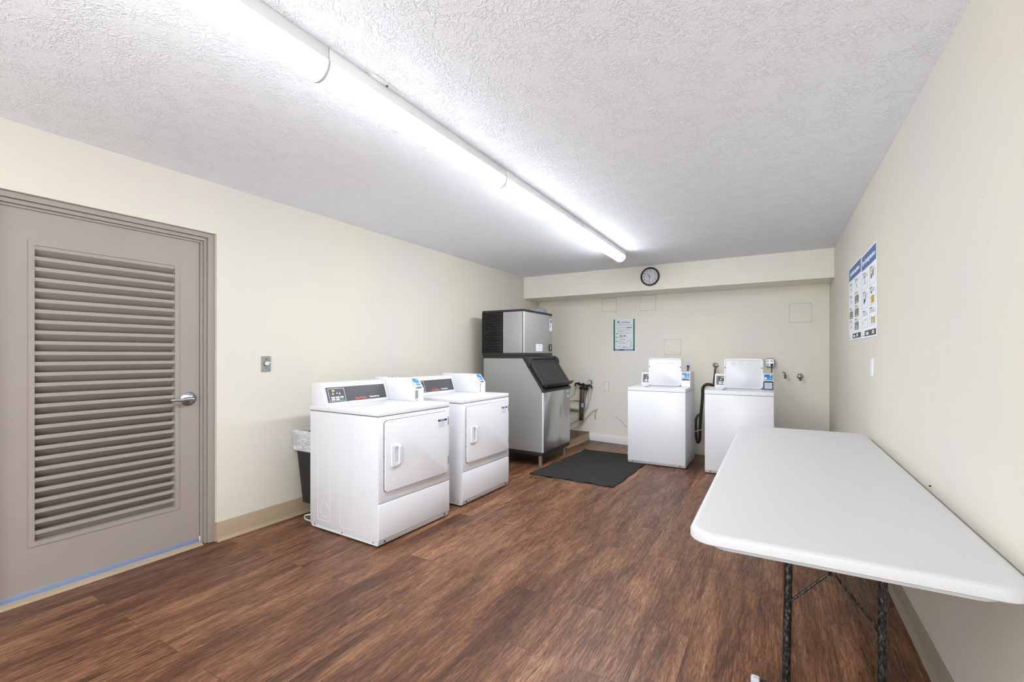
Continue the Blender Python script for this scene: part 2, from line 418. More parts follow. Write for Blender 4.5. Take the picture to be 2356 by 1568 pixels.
def FR(origin, u, v):
    u = Vector(u).normalized(); v = Vector(v).normalized(); n = u.cross(v)
    m = Matrix((u, v, n)).transposed().to_4x4(); m.translation = Vector(origin); return m
def F_left(y, z, x=XL): return FR((x, y, z), (0, 1, 0), (0, 0, 1))      # on the left wall
def F_right(y, z, x=XR): return FR((x, y, z), (0, -1, 0), (0, 0, 1))
def F_back(x, z, y=YB): return FR((x, y, z), (1, 0, 0), (0, 0, 1))

def tag(o, label, cat, group=None):
    o['label'] = label; o['category'] = cat
    if group: o['group'] = group
    return o
def thing(name, label, cat, loc=(0, 0, 0), rz=0, group=None):
    o = bpy.data.objects.new(name, None); COL.objects.link(o); o.location = loc; o.rotation_euler = (0, 0, rz)
    o.empty_display_size = .1
    return tag(o, label, cat, group)
def struct(o): o['kind'] = 'structure'; return o
def copy_tree(o, parent=None):
    c = o.copy(); COL.objects.link(c)
    if parent: c.parent = parent
    for ch in o.children: copy_tree(ch, c)
    return c

# ================================================================ SETTING
def dip(x, y):
    """the slab drops a little towards the back wall"""
    t = min(max((y-5.75)/(YB-5.75), 0), 1)
    return -(.022 + .055*min(max((x+2.45)/1.6, 0), 1))*t*t*(3-2*t)*1.0
b = MB()
def ffn(u, v):
    x = XL-.12+(XR-XL+.24)*u; y = (YF-.1)+(5.75-YF+.1)*min(v/.4, 1) if v <= .4 else 5.75+(YB+.1-5.75)*(v-.4)/.6
    return (x, y, dip(x, y))
b.grid(ffn, 24, 40)
def ffn2(u, v): p = ffn(1-u, v); return (p[0], p[1], -.14)
b.grid(ffn2, 1, 1)
struct(b.build('floor', M_WOOD, angle=60))

struct(MB().box(XL-.12, XR+.12, YF-.12, YB+.12, H, H+.12).build('ceiling', M_CEIL))
DY0, DY1, DZ = .625, 1.690, 2.110       # door opening in the left wall
b = MB()
b.box(XL-.12, XL, YF-.12, DY0, -.12, H); b.box(XL-.12, XL, DY1, YB+.12, -.12, H); b.box(XL-.12, XL, DY0, DY1, DZ, H)
struct(b.build('wall_left', M_WALL))
struct(MB().box(XR, XR+.12, YF-.12, YB+.12, -.12, H).build('wall_right', M_WALL))
struct(MB().box(XL, XR, YB, YB+.12, -.12, H).build('wall_back', M_WALLB))
b = MB()                                # unseen opening added behind the camera to let fill daylight in
b.box(XL, -2.0, YF-.12, YF, -.12, H); b.box(.25, XR, YF-.12, YF, -.12, H); b.box(-2.0, .25, YF-.12, YF, 2.25, H)
struct(b.build('wall_front', M_WALL))
b = MB(); b.box(XL, XR, YS, YB, HS, H)
struct(b.build('trim_1', M_WALLB))

def baseboard(name, frm_pts, h, th, toe, material, z0=0):
    """profile swept along straight run: frm_pts=(x0,y0,x1,y1, nx,ny)"""
    x0, y0, x1, y1, nx, ny = frm_pts
    prof = [(0, 0), (toe, 0), (toe, .004), (th+.004, .016), (th, .03), (th, h-.003), (th-.002, h), (0, h)]
    b = MB(); t = bmesh.new()
    A = [t.verts.new((x0+nx*a, y0+ny*a, z0+c)) for a, c in prof]; B = [t.verts.new((x1+nx*a, y1+ny*a, z0+c)) for a, c in prof]
    t.faces.new(A); t.faces.new(B[::-1])
    for i in range(len(prof)): t.faces.new((A[i], B[i], B[(i+1) % len(prof)], A[(i+1) % len(prof)]))
    bmesh.ops.recalc_face_normals(t, faces=t.faces); b._merge(t)
    return b
bb = baseboard('', (XL, DY1-.004, XL, 5.86, 1, 0), .132, .006, .022, M_TAN)
bb.box(XL-.055, XL, DY1-.006, DY1, 0, .132)           # wraps into the door opening
for yy in (2.12, 3.34): bb.m(M_TAN); bb.box(XL+.0058, XL+.0064, yy, yy+.002, .004, .132)
struct(bb.build('baseboard_left', M_TAN))
struct(baseboard('', (XR, YF, XR, YB, -1, 0), .101, .005, .030, M_TANR).build('baseboard_right', M_TANR))
struct(MB().box(-2.46, -.95, YB-.016, YB, -.06, .062, .002).build('baseboard_back', M_WHITE2))

# ---- door
door = bpy.data.objects.new('door_1', None); COL.objects.link(door); struct(door)
door.location = (XL-.07, 1.142, 0)
door['label'] = 'taupe painted steel door with full louvre panel and lever handle in the left wall'
b = MB()
xf = -.07+.07; 
# frame profile: face, rabbet steps  (x measured from the leaf plane, + into the room)
yo, yi = 1.6895-1.142, 1.622-1.142
zt, zi = 2.1095, 2.052
def jamb(y0, y1, z0, z1, xa, xb): b.box(xa, xb, y0, y1, z0, z1, .0015, 1)
for sgn in (1, -1):
    def J(a, c, xa, xb, z1):
        y0, y1 = sorted((a*sgn, c*sgn)); b.box(xa, xb, y0, y1, 0, z1, .0015, 1)
    J(yi+.026, yo, -.05, .045, zt)        # flat face
    J(yi+.010, yi+.0255, -.05, .028, zt-.0305)
    J(yi-.006, yi+.0095, -.05, .012, zt-.0525)
b.box(-.05, .045, -yi-.0255, yi+.0255, zt-.030, zt, .0015, 1)
b.box(-.05, .028, -yi-.0095, yi+.0095, zt-.052, zt-.0305, .0015, 1)
b.box(-.05, .012, -yi+.0065, yi-.0065, zt-.066, zt-.0525, .0015, 1)
b.build('door_frame', M_DOORP, door)
LW = .470; z0l, z1l = .045, 2.045
ly0, ly1, lz0, lz1 = -.325, .325, .295, 1.862
b = MB()
b.ring([(-LW, z0l), (LW, z0l), (LW, z1l), (-LW, z1l)], [(ly0, lz0), (ly1, lz0), (ly1, lz1), (ly0, lz1)], 'x', -.044, 0)
b.box(-.058, -.054, ly0, ly1, lz0, lz1); b.ring([(ly0-.01, lz0-.01), (ly1+.01, lz0-.01), (ly1+.01, lz1+.01), (ly0-.01, lz1+.01)], [(ly0, lz0), (ly1, lz0), (ly1, lz1), (ly0, lz1)], 'x', -.055, -.043)
leaf = b.build('door_leaf', M_DOORP, door)
b = MB(); e = .024
b.ring([(ly0-e, lz0-e), (ly1+e, lz0-e), (ly1+e, lz1+e), (ly0-e, lz1+e)], [(ly0, lz0), (ly1, lz0), (ly1, lz1), (ly0, lz1)], 'x', 0, .0045)
b.build('louvre_frame', M_DOORP, leaf)
b = MB(); n = 28; pitch = (lz1-lz0)/n
for i in range(n):
    z = lz0+pitch*i
    zt_ = z+pitch*.98; t_ = .0035
    # Z blade: front lip, then face running back and down
    b.prism([(0, zt_), (0, zt_-pitch*.34), (-.046, zt_-pitch*1.02), (-.049, zt_-pitch*1.02), (-.0035, zt_-pitch*.25), (-.012, zt_-.003), (-.012, zt_)] if i else
            [(0, zt_), (0, zt_-pitch*.34), (-.034, z+.001), (-.038, z+.001), (-.0035, zt_-pitch*.25), (-.012, zt_-.003), (-.012, zt_)], 'y', ly0, ly1)
b.build('louvre_slats', M_DOORP, leaf, fix=True)
hd = MB()
cy, cz = 1.546-1.142, .99
hd.lathe([(.046, 0), (.047, .004), (.040, .011), (.020, .020), (.016, .022)], 40, (0, cy, cz), 'x')
hd.build('rosette', M_NICKEL, leaf)
hd = MB()
hd.tube([(.015, cy, cz), (.052, cy, cz)], .011, 16, 0)
hd.tube([(.052, cy+.006, cz), (.055, cy-.02, cz+.002), (.055, cy-.06, cz-.002), (.052, cy-.095, cz+.0), (.042, cy-.118, cz+.002)], .0125, 14, 6, r2=.008)
o = hd.build('lever_handle', M_NICKEL, leaf)
b = MB(); b.box(-.005, .001, -LW, LW, .014, .046, .002)
b.build('door_seal', M_BLUEG, door)
b = MB(); b.prism([(-.045, 0), (.05, 0), (.035, .009), (.0, .013), (-.045, .013)], 'y', -LW-.004, LW+.004)
b.build('threshold', M_TAN, door)

# ================================================================ CEILING LIGHTS
LX = -1.535
joints = [-1.495, -.17, 1.155, 2.48, 3.805, 5.13]
def light_fixture(y0, y1, label):
    L_ = y1-y0
    t = thing('fluorescent_light', label, 'ceiling light', (LX, y0, H), 0, 'strip lights in one row along the ceiling')
    b = MB(); b.box(-.060, .060, .002, L_-.002, -.050, -.001, .002)
    b.build('housing', M_FIXT, t)
    b = MB(); n = 20
    prof = [(.060*math.cos(a), -.051+.0 - .062*math.sin(a)) for a in [PI*k/n for k in range(n+1)]]
    b.prism(prof, 'y', .006, L_-.006)
    b.build('diffuser', M_LAMP3 if y0 > 3.5 else M_LAMP2 if y0 > 2 else M_LAMP, t)
    for yy in (0.0, L_-.008):
        b = MB(); po = [(.0635*math.cos(a), -.049-.0655*math.sin(a)) for a in [PI*k/n for k in range(n+1)]]
        b.prism(po, 'y', yy+.001, yy+.007); b.build('end_ring', M_GREYRING, t)
    return t
names = ['strip light behind the photographer',  # first segment is out of view, added for its light
         'strip light nearest the camera, running off the top of the photo',
         'strip light second from the near end of the ceiling row, beside the metal clip',
         'strip light third along the row, ending above the dryers side of the room',
         'strip light at the far end of the row, closest to the wall clock']
lights = []
for i in range(5): lights.append(light_fixture(joints[i], joints[i+1], names[i]))
b2 = MB(); b2.m(M_FIXT).box(.061, .088, .20, .34, -.004, -.001, .001).m(M_BRASS).lathe([(.005, -.009), (.005, -.004)], 10, (.074, .285, 0))
b2.build('mounting_clip', None, lights[2])

# ================================================================ DRYERS
def card_reader(parent, M, w_=.082, h_=.072):
    """blue card terminal, placed with M: local xy on the face, z out; centre of the body at origin"""
    b = MB(); b.M = M
    b.m(M_LTGREY).prism(rr(w_, h_+.016, .006, 0, -.004), 'z', 0, .010, .002, 2)
    b.m(M_DARK).box(-w_*.40, w_*.40, -h_/2-.012, -h_/2-.006, .0095, .0115)
    b.m(M_BLUE).prism(R4(-w_*.42, w_*.42, -h_*.36, h_*.48, .004), 'z', .0098, .0112)
    b.m(M_PLAST).prism(R4(-w_*.40, -w_*.14, -h_*.28, h_*.02, .004), 'z', .0112, .0118)
    b.m(M_CYAN).prism([(w_*.02, -h_*.12), (w_*.16, -h_*.24), (w_*.16, 0)], 'z', .0112, .0118)
    b.m(M_CYAN).disc(w_*.26, -h_*.12, w_*.07, .0112, .0006, 12)
    b.m(M_LED).prism([(w_*.10, h_*.30), (w_*.24, h_*.22), (w_*.30, h_*.42), (w_*.18, h_*.40)], 'z', .0112, .0118)
    return b.build('card_reader', None, parent)

def control_keys(parent, M, w_, h_, digits, green=True, off=True):
    """display, pictograms and buttons, local origin lower-left of the outlined field"""
    b = MB(); b.M = M
    b.m(M_PLAST).frame(0, w_, 0, h_, .0022, .0012, .0006)
    o = b.build('key_panel_outline', None, parent)
    b = MB(); b.M = M; b.m(M_LED).text(digits, h_*.17, w_*.22, h_*.82, .0014, bold=.0006)
    if off: b.m(M_LEDOFF).text('888', h_*.17, w_*.55, h_*.82, .0014)
    b.build('digital_display', None, parent)
    b = MB(); b.M = M; b.m(M_PLAST)
    for (cx, cy, k) in ((.26, .60, 1), (.52, .62, 0), (.68, .60, 1)):
        x, y, u = cx*w_, cy*h_, h_*.055
        b.prism([(x-u, y-u), (x+u*1.1, y-u), (x+u*.2, y+u*.8), (x-u*.2, y+u*.8)], 'z', .0014, .0019)
        b.disc(x, y+u*1.5, u*.35, .0014, .0005, 10)
        if k: b.rect(x-u*1.5, x+u*1.6, y-u*1.5, y-u*1.15, .0014, .0005)
    b.build('pictograms', None, parent)
    for r in range(2):
        for c in range(3):
            x = w_*(.22+.27*c); y = h_*(.29-.16*r)
            q = MB(); q.M = M
            gr = green and r == 1 and c == 2
            q.m(M_GREEN if gr else M_PLAST).prism(R4(x-w_*.10, x+w_*.11, y-h_*.055, y+h_*.055, .0025, 3), 'z', .0012, .0032)
            if not gr:
                q.m(M_GREY).rect(x-w_*.05, x+w_*.06, y-h_*.008, y+h_*.012, .0032, .0003)
            q.m(M_PLAST).disc(x-w_*.135, y, h_*.012, .0012, .0006, 8)
            o = q.build('button', None, parent)
            if gr: o['label'] = 'green start button'

def dryer(loc, rz, W, label, slot_kind):
    D, HT = .735, .907
    t = thing('clothes_dryer', label, 'dryer', loc, rz, 'clothes dryers along the left wall')
    b = MB()
    b.m(M_WHITE).box(0, W, .004, D, .035, .868, .004)
    b.prism([(0.012, .012), (D-.02, .012), (D, .036), (.0, .036)], 'x', .004, W-.004)
    # embossed panels on the side facing the room door
    for sx in (0, W):
        def L2(y0, y1, z0, z1):
            x0, x1 = (sx-.0012, sx+.001) if sx == 0 else (sx-.001, sx+.0012)
            for a in ((y0, y0+.003, z0, z1), (y1-.003, y1, z0, z1), (y0, y1, z0, z0+.003), (y0, y1, z1-.003, z1)):
                b.box(x0, x1, a[0], a[1], a[2], a[3])
        L2(.50, .645, .075, .80); L2(.245, .385, .065, .80)
    b.ring([(.565+.052*math.cos(2*PI*k/32), .155+.052*math.sin(2*PI*k/32)) for k in range(32)],
           [(.565+.050*math.cos(2*PI*k/32), .155+.050*math.sin(2*PI*k/32)) for k in range(32)], 'x', -.0012, .001)
    b.m(M_DARK)
    for yy in (.05, .37, .68): b.lathe([(.004, -.0012), (.004, .001)], 10, (0, yy, .030), 'x')
    cab = b.build('cabinet', None, t)
    # top
    b = MB(); b.box(-.003, W+.003, -.004, D+.002, .872, HT, .006, 3)
    b.build('top_panel', M_WHITE, t)
    b = MB(); b.box(.003, W-.003, .0, D-.003, .866, .873)
    b.build('top_seam', M_PANEL, t)
    # front panels
    b = MB(); b.box(.001, W-.001, -.006, .008, .294, .868, .004)
    fp = b.build('front_panel', M_WHITE, t)
    b = MB(); b.m(M_WHITE).box(.001, W-.001, -.006, .008, .050, .289, .004)
    b.prism([(.010, .022), (.02, .022), (.008, .052), (-.005, .052)], 'x', .002, W-.002)
    b.m(M_DARK)
    for xx in (.055, W-.055): b.lathe([(.0055, -.004), (.0055, .02)], 10, (xx, 0, .034), 'y')
    b.build('lower_panel', None, t)
    # door
    dx0, dx1, dz0, dz1 = .044, W-.037, .362, .840
    b = MB(); b.prism(R4(dx0-.0028, dx1+.0028, dz0-.0028, dz1+.0028, .0265), 'y', -.0085, -.004)
    b.build('door_gap', M_PANEL, t)
    b = MB(); b.prism(R4(dx0, dx1, dz0, dz1, .024), 'y', -.0205, -.0072, .004, 3)
    d = b.build('door', M_WHITE, t)
    b = MB()
    hx0, hx1, hz0, hz1 = .094, .174, .526, .668
    b.ring(R4(hx0, hx1, hz0, hz1, .008), R4(hx0+.028, hx1-.010, hz0+.018, hz1-.014, .008), 'y', -.030, -.0200)
    b.prism(R4(hx0+.026, hx1-.009, hz0+.016, hz1-.012, .008), 'y', -.0215, -.0203)
    b.prism([(-.046, hz1-.012), (-.040, hz0+.012), (-.028, hz0+.002), (-.028, hz1-.002)], 'x', hx1-.022, hx1-.004)
    b.build('handle', M_WHITE, d)
    for z in (.47+.0, .775):
        b = MB(); b.box(dx1-.002, dx1+.008, -.024, -.006, z-.042, z+.022, .002)
        b.build('hinge', M_GREYM, d)
    b = MB(); b.M = FR((0, -.0206, 0), (1, 0, 0), (0, 0, 1))
    lx0, lx1, lz0_, lz1_ = W-.155, W-.052, .716, .790
    b.m(M_PAPER).rect(lx0, lx1, lz0_, lz1_, 0, .0005).m(M_NAVY).rect(lx0, lx1, lz1_-.020, lz1_-.004, .0005, .0003)
    b.m(M_PAPER).text('NOTICE', .013, (lx0+lx1)/2, lz1_-.012, .0008, 'CENTER')
    b.m(M_GREY)
    for k in range(5): b.rect(lx0+.006, lx1-(.008 if k % 2 else .03), lz1_-.030-k*.0085, lz1_-.0275-k*.0085, .0005, .0003)
    b.build('notice_label', None, d)
    for z in (.40, .50, .60, .72): MB().box(dx0-.0035, dx0-.001, -.012, -.006, z, z+.006).build('door_catch', M_DARK, t)
    # console
    cw = .615*W/.72
    b = MB()
    pf = [(.565, HT), (.568, HT+.018), (.612, 1.052), (.622, 1.066), (.640, 1.072), (D, 1.072), (D, HT)]
    b.prism(pf, 'x', .012, cw, .003, 2)
    con = b.build('console', M_WHITE, t)
    p0 = Vector((0, .5665, HT+.012)); p1 = Vector((0, .6115, 1.050)); vd = (p1-p0); ln = vd.length
    Mf = FR((0.012, p0.y, p0.z), (1, 0, 0), vd)
    b = MB(); b.M = Mf
    pw = cw-.012
    b.m(M_BLACKP).prism(R4(.024, pw-.020, .010, ln-.012, .002), 'z', -.001, .0006).m(M_PANEL).prism(R4(.028, pw-.024, .013, ln-.015, .002), 'z', .0006, .0012)
    cp = b.build('control_panel', None, con)
    b = MB(); b.M = Mf @ Matrix.Translation((0, 0, .0012))
    b.m(M_RED).text('Speed Queen', .0225, .272, .028, 0, sx=.86, bold=.0009); b.build('brand_lettering', None, cp)
    b = MB(); b.M = Mf @ Matrix.Translation((0, 0, .0012)); b.m(M_PLAST).text('Commercial Dryer', .0165, .408, .029, 0, sx=.80, bold=.0005)
    b.build('type_lettering', None, cp)
    control_keys(cp, Mf @ Matrix.Translation((.040, .018, 0)), .142, ln-.040, '060')
    # card payment housing
    hx0, hx1 = cw+.004, W+.006
    b = MB(); b.m(M_WHITE)
    b.prism([(.275, HT), (.275, 1.006), (.335, 1.088), (D+.01, 1.092), (D+.01, HT)], 'x', hx0, hx1, .0025, 2)
    b.m(M_NICKEL)
    b.lathe([(.004, 1.09), (.004, 1.100)], 8, ((hx0+hx1)/2-.03, .60, 0)); b.lathe([(.004, 1.09), (.004, 1.098)], 8, ((hx0+hx1)/2-.01, .58, 0))
    hs = b.build('payment_housing', None, t)
    s0 = Vector((0, .275, 1.006)); s1 = Vector((0, .335, 1.088)); sd = s1-s0
    card_reader(hs, FR((hx0+.046, *(s0+sd*.53).yz), (1, 0, 0), sd), .074, .078)
    b = MB(); b.M = FR((hx0, .275, HT), (1, 0, 0), (0, 0, 1))
    if slot_kind == 'plate':
        b.m(M_GREYM).rect(.006, .040, .020, .088, 0, .0015).m(M_DARK).rect(.006, .012, .005, .010, 0, .001).rect(.022, .034, .006, .011, 0, .001)
        o = b.build('coin_plate', None, hs); o['label'] = 'speckled grey plate'
    else:
        b.m(M_DARK).rect(.018, .023, .012, .086, 0, .0012).disc(.0205, .083, .006, 0, .0015, 12).disc(.0205, .012, .006, 0, .0015, 12)
        o = b.build('coin_slot', None, hs); o['label'] = 'narrow black slot'
    # feet
    for x in (.05, W-.05):
        for y in (.06, D-.06):
            b = MB(); b.lathe([(.016, .0005), (.016, .008), (.007, .010), (.007, .03)], 14, (x, y, 0)); b.build('foot', M_GREYM, t)
    return t
dryer((-2.272, 2.160, 0), math.radians(88.0), .722, 'white clothes dryer nearest the louvred door, grey plate under its blue card reader', 'plate')
dryer((-2.278, 3.100, 0), math.radians(89.3), .748, 'white clothes dryer next to the steel ice machine, black slot under its card reader', 'slot')

# ================================================================ WASHERS
def washer(loc, rz, label, var):
    W, D, HT = .650, .665, .900
    t = thing('washing_machine', label, 'washing machine', loc, rz, 'top loading washers against the back wall')
    b = MB(); b.m(M_WHITE).box(0, W, .004, D, .032, .858, .004)
    b.prism([(.014, .010), (D-.02, .010), (D, .034), (.0, .034)], 'x', .004, W-.004)
    for sx in (0, W):
        x0, x1 = (sx-.0014, sx+.001) if sx == 0 else (sx-.001, sx+.0014)
        for y0, y1 in ((.06, .30), (.36, .60)):
            for a in ((y0, y0+.004, .07, .80), (y1-.004, y1, .07, .80), (y0, y1, .07, .074), (y0, y1, .796, .80)): b.box(x0, x1, a[0], a[1], a[2], a[3])
    cab = b.build('cabinet', None, t)
    b = MB(); b.m(M_WHITE).box(.0005, W-.0005, -.006, .008, .040, .858, .004).prism([(.008, .018), (.02, .018), (.008, .042), (-.005, .042)], 'x', .002, W-.002)
    b.m(M_DARK)
    for xx in (.055, W-.06): b.lathe([(.006, -.004), (.006, .02)], 10, (xx, 0, .030), 'y')
    b.build('front_panel', None, t)
    b = MB(); b.box(.003, W-.003, -.002, D-.003, .856, .863); b.build('top_seam', M_PANEL, t)
    # deck with tub opening
    ox0, ox1, oy0, oy1 = .155, .545, .075, .355
    b = MB(); t2 = 8
    outer = R4(-.003, W+.003, -.006, D+.002, .012, t2); inner = R4(ox0, ox1, oy0, oy1, .05, t2)
    b.ring(outer, inner, 'z', .862, HT)
    b.build('top_deck', M_WHITE, t)
    b = MB(); n = 40
    b.lathe([(.10, .50), (.185, .50), (.19, .52), (.19, .86), (.186, .86), (.186, .53), (.06, .53), (.055, .60), (.03, .70), (.0, .71)], n, ((ox0+ox1)/2, .235, 0))
    b.build('drum', M_NICKEL, t)
    # lid standing open
    x0, x1 = .160, .543
    b = MB()
    ot = R4(x0, x1, HT+.004, 1.238, .035)
    b.prism(ot, 'y', .362, .376, .004, 2)
    b.ring(ot, R4(x0+.012, x1-.012, HT+.018, 1.226, .028), 'y', .356, .3635)
    lid = b.build('lid', M_WHITE, t)
    for x in (x0+.008, x1-.008): MB().lathe([(.005, .350), (.0065, .358)], 12, (x, 0, 1.135), 'y').build('lid_bumper', M_BLACK, lid)
    b = MB(); b.M = FR((0, .362, 0), (1, 0, 0), (0, 0, 1)); b.m(M_PAPER).rect(x0+.072, x1-.078, 1.165, 1.196, 0, .0006)
    for k in range(3):
        a = x0+.076+k*.077
        b.m(M_DGREY).rect(a, a+.034, 1.189, 1.1905, .0006, .0003).disc(a+.064, 1.190, .0022, .0006, .0003, 8)
        b.m(M_GREY)
        for j in range(3): b.rect(a, a+.068-.012*(j == 2), 1.181-j*.006, 1.182-j*.006, .0006, .0003)
    b.build('instruction_label', None, lid)
    b = MB(); b.box(x0+.0, x1-.0, .372, .40, HT, HT+.010, .002); b.build('lid_hinge', M_GREY, t)
    # console
    b = MB()
    b.prism([(.415, HT), (.412, HT+.030), (.440, 1.050), (.452, 1.060), (D, 1.060), (D, HT)], 'x', .055, .560, .003, 2)
    con = b.build('console', M_WHITE, t)
    p0 = Vector((0, .4125, HT+.034)); p1 = Vector((0, .4385, 1.044)); vd = p1-p0; ln = vd.length
    Mf = FR((.055, p0.y, p0.z), (1, 0, 0), vd)
    b = MB(); b.M = Mf; b.m(M_PANEL).prism(R4(.015, .460, .003, ln-.002, .002), 'z', -.001, .0012)
    cp = b.build('control_panel', None, con)
    control_keys(cp, Mf @ Matrix.Translation((.023, .009, 0)), .155, ln-.017, '  2.75' if var else '  4.75', False, False)
    # payment housing
    hx0, hx1 = .545, .648
    b = MB(); b.m(M_WHITE)
    b.prism([(.335, HT), (.335, 1.000), (.350, 1.072), (.358, 1.078), (D-.02, 1.078), (D-.02, HT)], 'x', hx0, hx1, .0025, 2)
    hs = b.build('payment_housing', None, t)
    s0 = Vector((0, .335, 1.000)); sd = Vector((0, .015, .072))
    card_reader(hs, FR(((hx0+hx1)/2, *(s0+sd*.47).yz), (1, 0, 0), sd), .092, .068)
    b = MB(); b.M = FR((hx0, .335, HT), (1, 0, 0), (0, 0, 1))
    if var:
        b.m(M_BLACKP).frame(.004, .098, .004, .092, .010, 0, .003).m(M_PALEB).rect(.014, .088, .014, .082, 0, .001)
        b.m(M_GREY)
        for k in range(7): b.rect(.022, .078-(k % 3)*.006, .074-k*.008, .0755-k*.008, .001, .0004)
        o = b.build('framed_notice', None, hs); o['label'] = 'pale blue notice in a black frame'
    else:
        b.m(M_DARK).rect(.008, .094, .078, .085, 0, .001).m(M_PLAST).rect(.010, .094, .008, .072, 0, .002)
        o = b.build('blank_plate', None, hs); o['label'] = 'white plate under a black slot'
    for x in (.05, W-.05):
        for y in (.06, D-.06):
            z = dip(loc[0]+x, loc[1]+y)
            b = MB(); b.lathe([(.016, z+.0005), (.016, z+.008), (.007, z+.010), (.007, .03)], 14, (x, y, 0)); b.build('foot', M_GREYM, t)
    return t
washer((-1.518, 5.370, 0), 0, 'white washer beside the black floor mat, lid open, plain plate under its card reader', 0)
washer((-.662, 5.310, 0), 0, 'white washer behind the folding table, lid open, framed notice under its card reader', 1)

# washer plumbing
b = MB(); b.tube([(-.690, 6.552, 1.085), (-.690, 6.53, 1.05), (-.686, 6.40, .98), (-.680, 6.30, .90), (-.67, 6.28, .74)], .011, 10, 5)
hz = b.build('supply_hose', M_BROWNBLK); tag(hz, 'thin black water hose hanging from the tap behind the washer near the table', 'hose')
b = MB(); b.tube([(-.66, 6.22, .880), (-.70, 6.20, .905), (-.754, 6.19, .905), (-.792, 6.19, .862), (-.797, 6.19, .747), (-.809, 6.19, .606), (-.822, 6.20, .464), (-.832, 6.21, .322), (-.834, 6.22, .217), (-.852, 6.22, .165), (-.873, 6.24, .195), (-.888, 6.28, .29), (-.90, 6.36, .42), (-.90, 6.50, .46), (-.90, 6.629, .465)], .0185, 14, 6)
tag(b.build('drain_hose', M_BROWNBLK), 'thick dark drain hose looping down between the two washers', 'hose')
b = MB(); b.tube([(-.66, 6.16, .352), (-.776, 6.16, .345), (-.86, 6.17, .315), (-.90, 6.18, .305), (-.96, 6.20, .36)], .006, 8, 5)
tag(b.build('cord', M_CREAMC), 'thin cream cord crossing the dark drain hose between the washers', 'cord')

def spigot(x, z, label, flange, turn):
    t = thing('water_tap', label, 'tap', (x, YB, z), 0, 'water taps on the back wall')
    b = MB()
    if flange: b.lathe([(.036, -.001), (.036, -.004), (.030, -.007), (.012, -.012)], 24, (0, 0, .012), 'y'); b.build('wall_flange', M_CHROME, t); b = MB()
    b.tube([(0, 0, 0), (0, -.045, 0), (0, -.062, -.012), (0, -.066, -.035)], .011, 12, 4); b.lathe([(.014, -.042), (.014, -.030)], 12, (0, -.066, 0))
    b.build('spout', M_BRASS, t)
    b = MB(); b.tube([(0, -.045, 0), (-.012*turn, -.055, .03)], .006, 8, 0); b.tube([(-.030, -.055, .034), (.006, -.058, .030)], .008, 8, 0)
    b.build('tap_handle', M_CHROME, t)
    return t
spigot(.105, 1.030, 'small metal tap without a flange, left of the flanged tap near the right corner', False, 1)
spigot(.264, 1.005, 'metal tap with round chrome flange nearest the right corner of the back wall', True, -1)
spigot(-.690, 1.130, 'metal tap with round flange half hidden behind the washer near the table', True, 1)

# outlets, cords
def outlet_face(b, u, v):
    b.m(M_PLAST).prism(R4(u-.017, u+.017, v-.014, v+.014, .006, 4), 'z', .003, .0055)
    b.m(M_DARK).rect(u-.008, u-.0055, v-.001, v+.008, .0055, .0004).rect(u+.0055, u+.008, v, v+.007, .0055, .0004).disc(u, v-.007, .003, .0055, .0004, 10)
t = thing('wall_outlet', 'white wall outlet plate above the washer beside the floor mat', 'outlet', (-1.037, YB, 1.150))
b = MB(); b.M = FR((0, 0, 0), (1, 0, 0), (0, 0, 1)); b.m(M_PLAST).prism(R4(-.040, .040, -.064, .064, .004, 3), 'z', 0, .005, .001, 1); b.build('plate', None, t)
b = MB(); b.M = FR((0, -.002, 0), (1, 0, 0), (0, 0, 1)); outlet_face(b, 0, .022); outlet_face(b, 0, -.022); b.build('sockets', None, t)
t = thing('quad_outlet_box', 'surface mounted steel box with four sockets above the washer by the table', 'outlet', (-.062, YB, 1.181))
b = MB(); b.M = FR((0, 0, 0), (1, 0, 0), (0, 0, 1)); b.m(M_GREYM).prism([(-.056, -.036), (-.036, -.056), (.036, -.056), (.056, -.036), (.056, .036), (.036, .056), (-.036, .056), (-.056, .036)], 'z', 0, .045, .003, 2); b.build('box', None, t)
b = MB(); b.M = FR((0, -.045, 0), (1, 0, 0), (0, 0, 1)); b.m(M_NICKEL).prism(R4(-.046, .046, -.046, .046, .008), 'z', 0, .003, .001, 1)
for u in (-.024, .024):
    for v in (.022, -.022): outlet_face(b, u, v)
b.build('sockets', None, t)
b = MB(); b.M = F_back(-1.037, 1.128)
b.prism([(-.016, .008), (.016, .008), (.008, -.020), (-.008, -.020)], 'z', .0085, .034, .003, 2)
b.M = Matrix.Identity(4); b.tube([(-1.037, 6.606, 1.112), (-1.040, 6.600, 1.07), (-1.042, 6.50, .98), (-1.04, 6.30, .93), (-1.04, 6.12, .90), (-1.04, 6.06, .85)], .0055, 8, 5)
tag(b.build('power_cord', M_BLACK), 'black plug and power cord in the white wall outlet', 'power cord')
b = MB(); b.M = F_back(-.038, 1.159)
b.prism([(-.018, .010), (.018, .010), (.009, -.022), (-.009, -.022)], 'z', .052, .080, .003, 2)
b.M = Matrix.Identity(4); b.tube([(-.038, 6.562, 1.142), (-.040, 6.556, 1.09), (-.044, 6.45, .98), (-.044, 6.25, .93), (-.044, 6.06, .90), (-.044, 6.01, .85)], .0055, 8, 5)
tag(b.build('power_cord', M_BLACK), 'black plug and power cord in the four socket steel box', 'power cord')

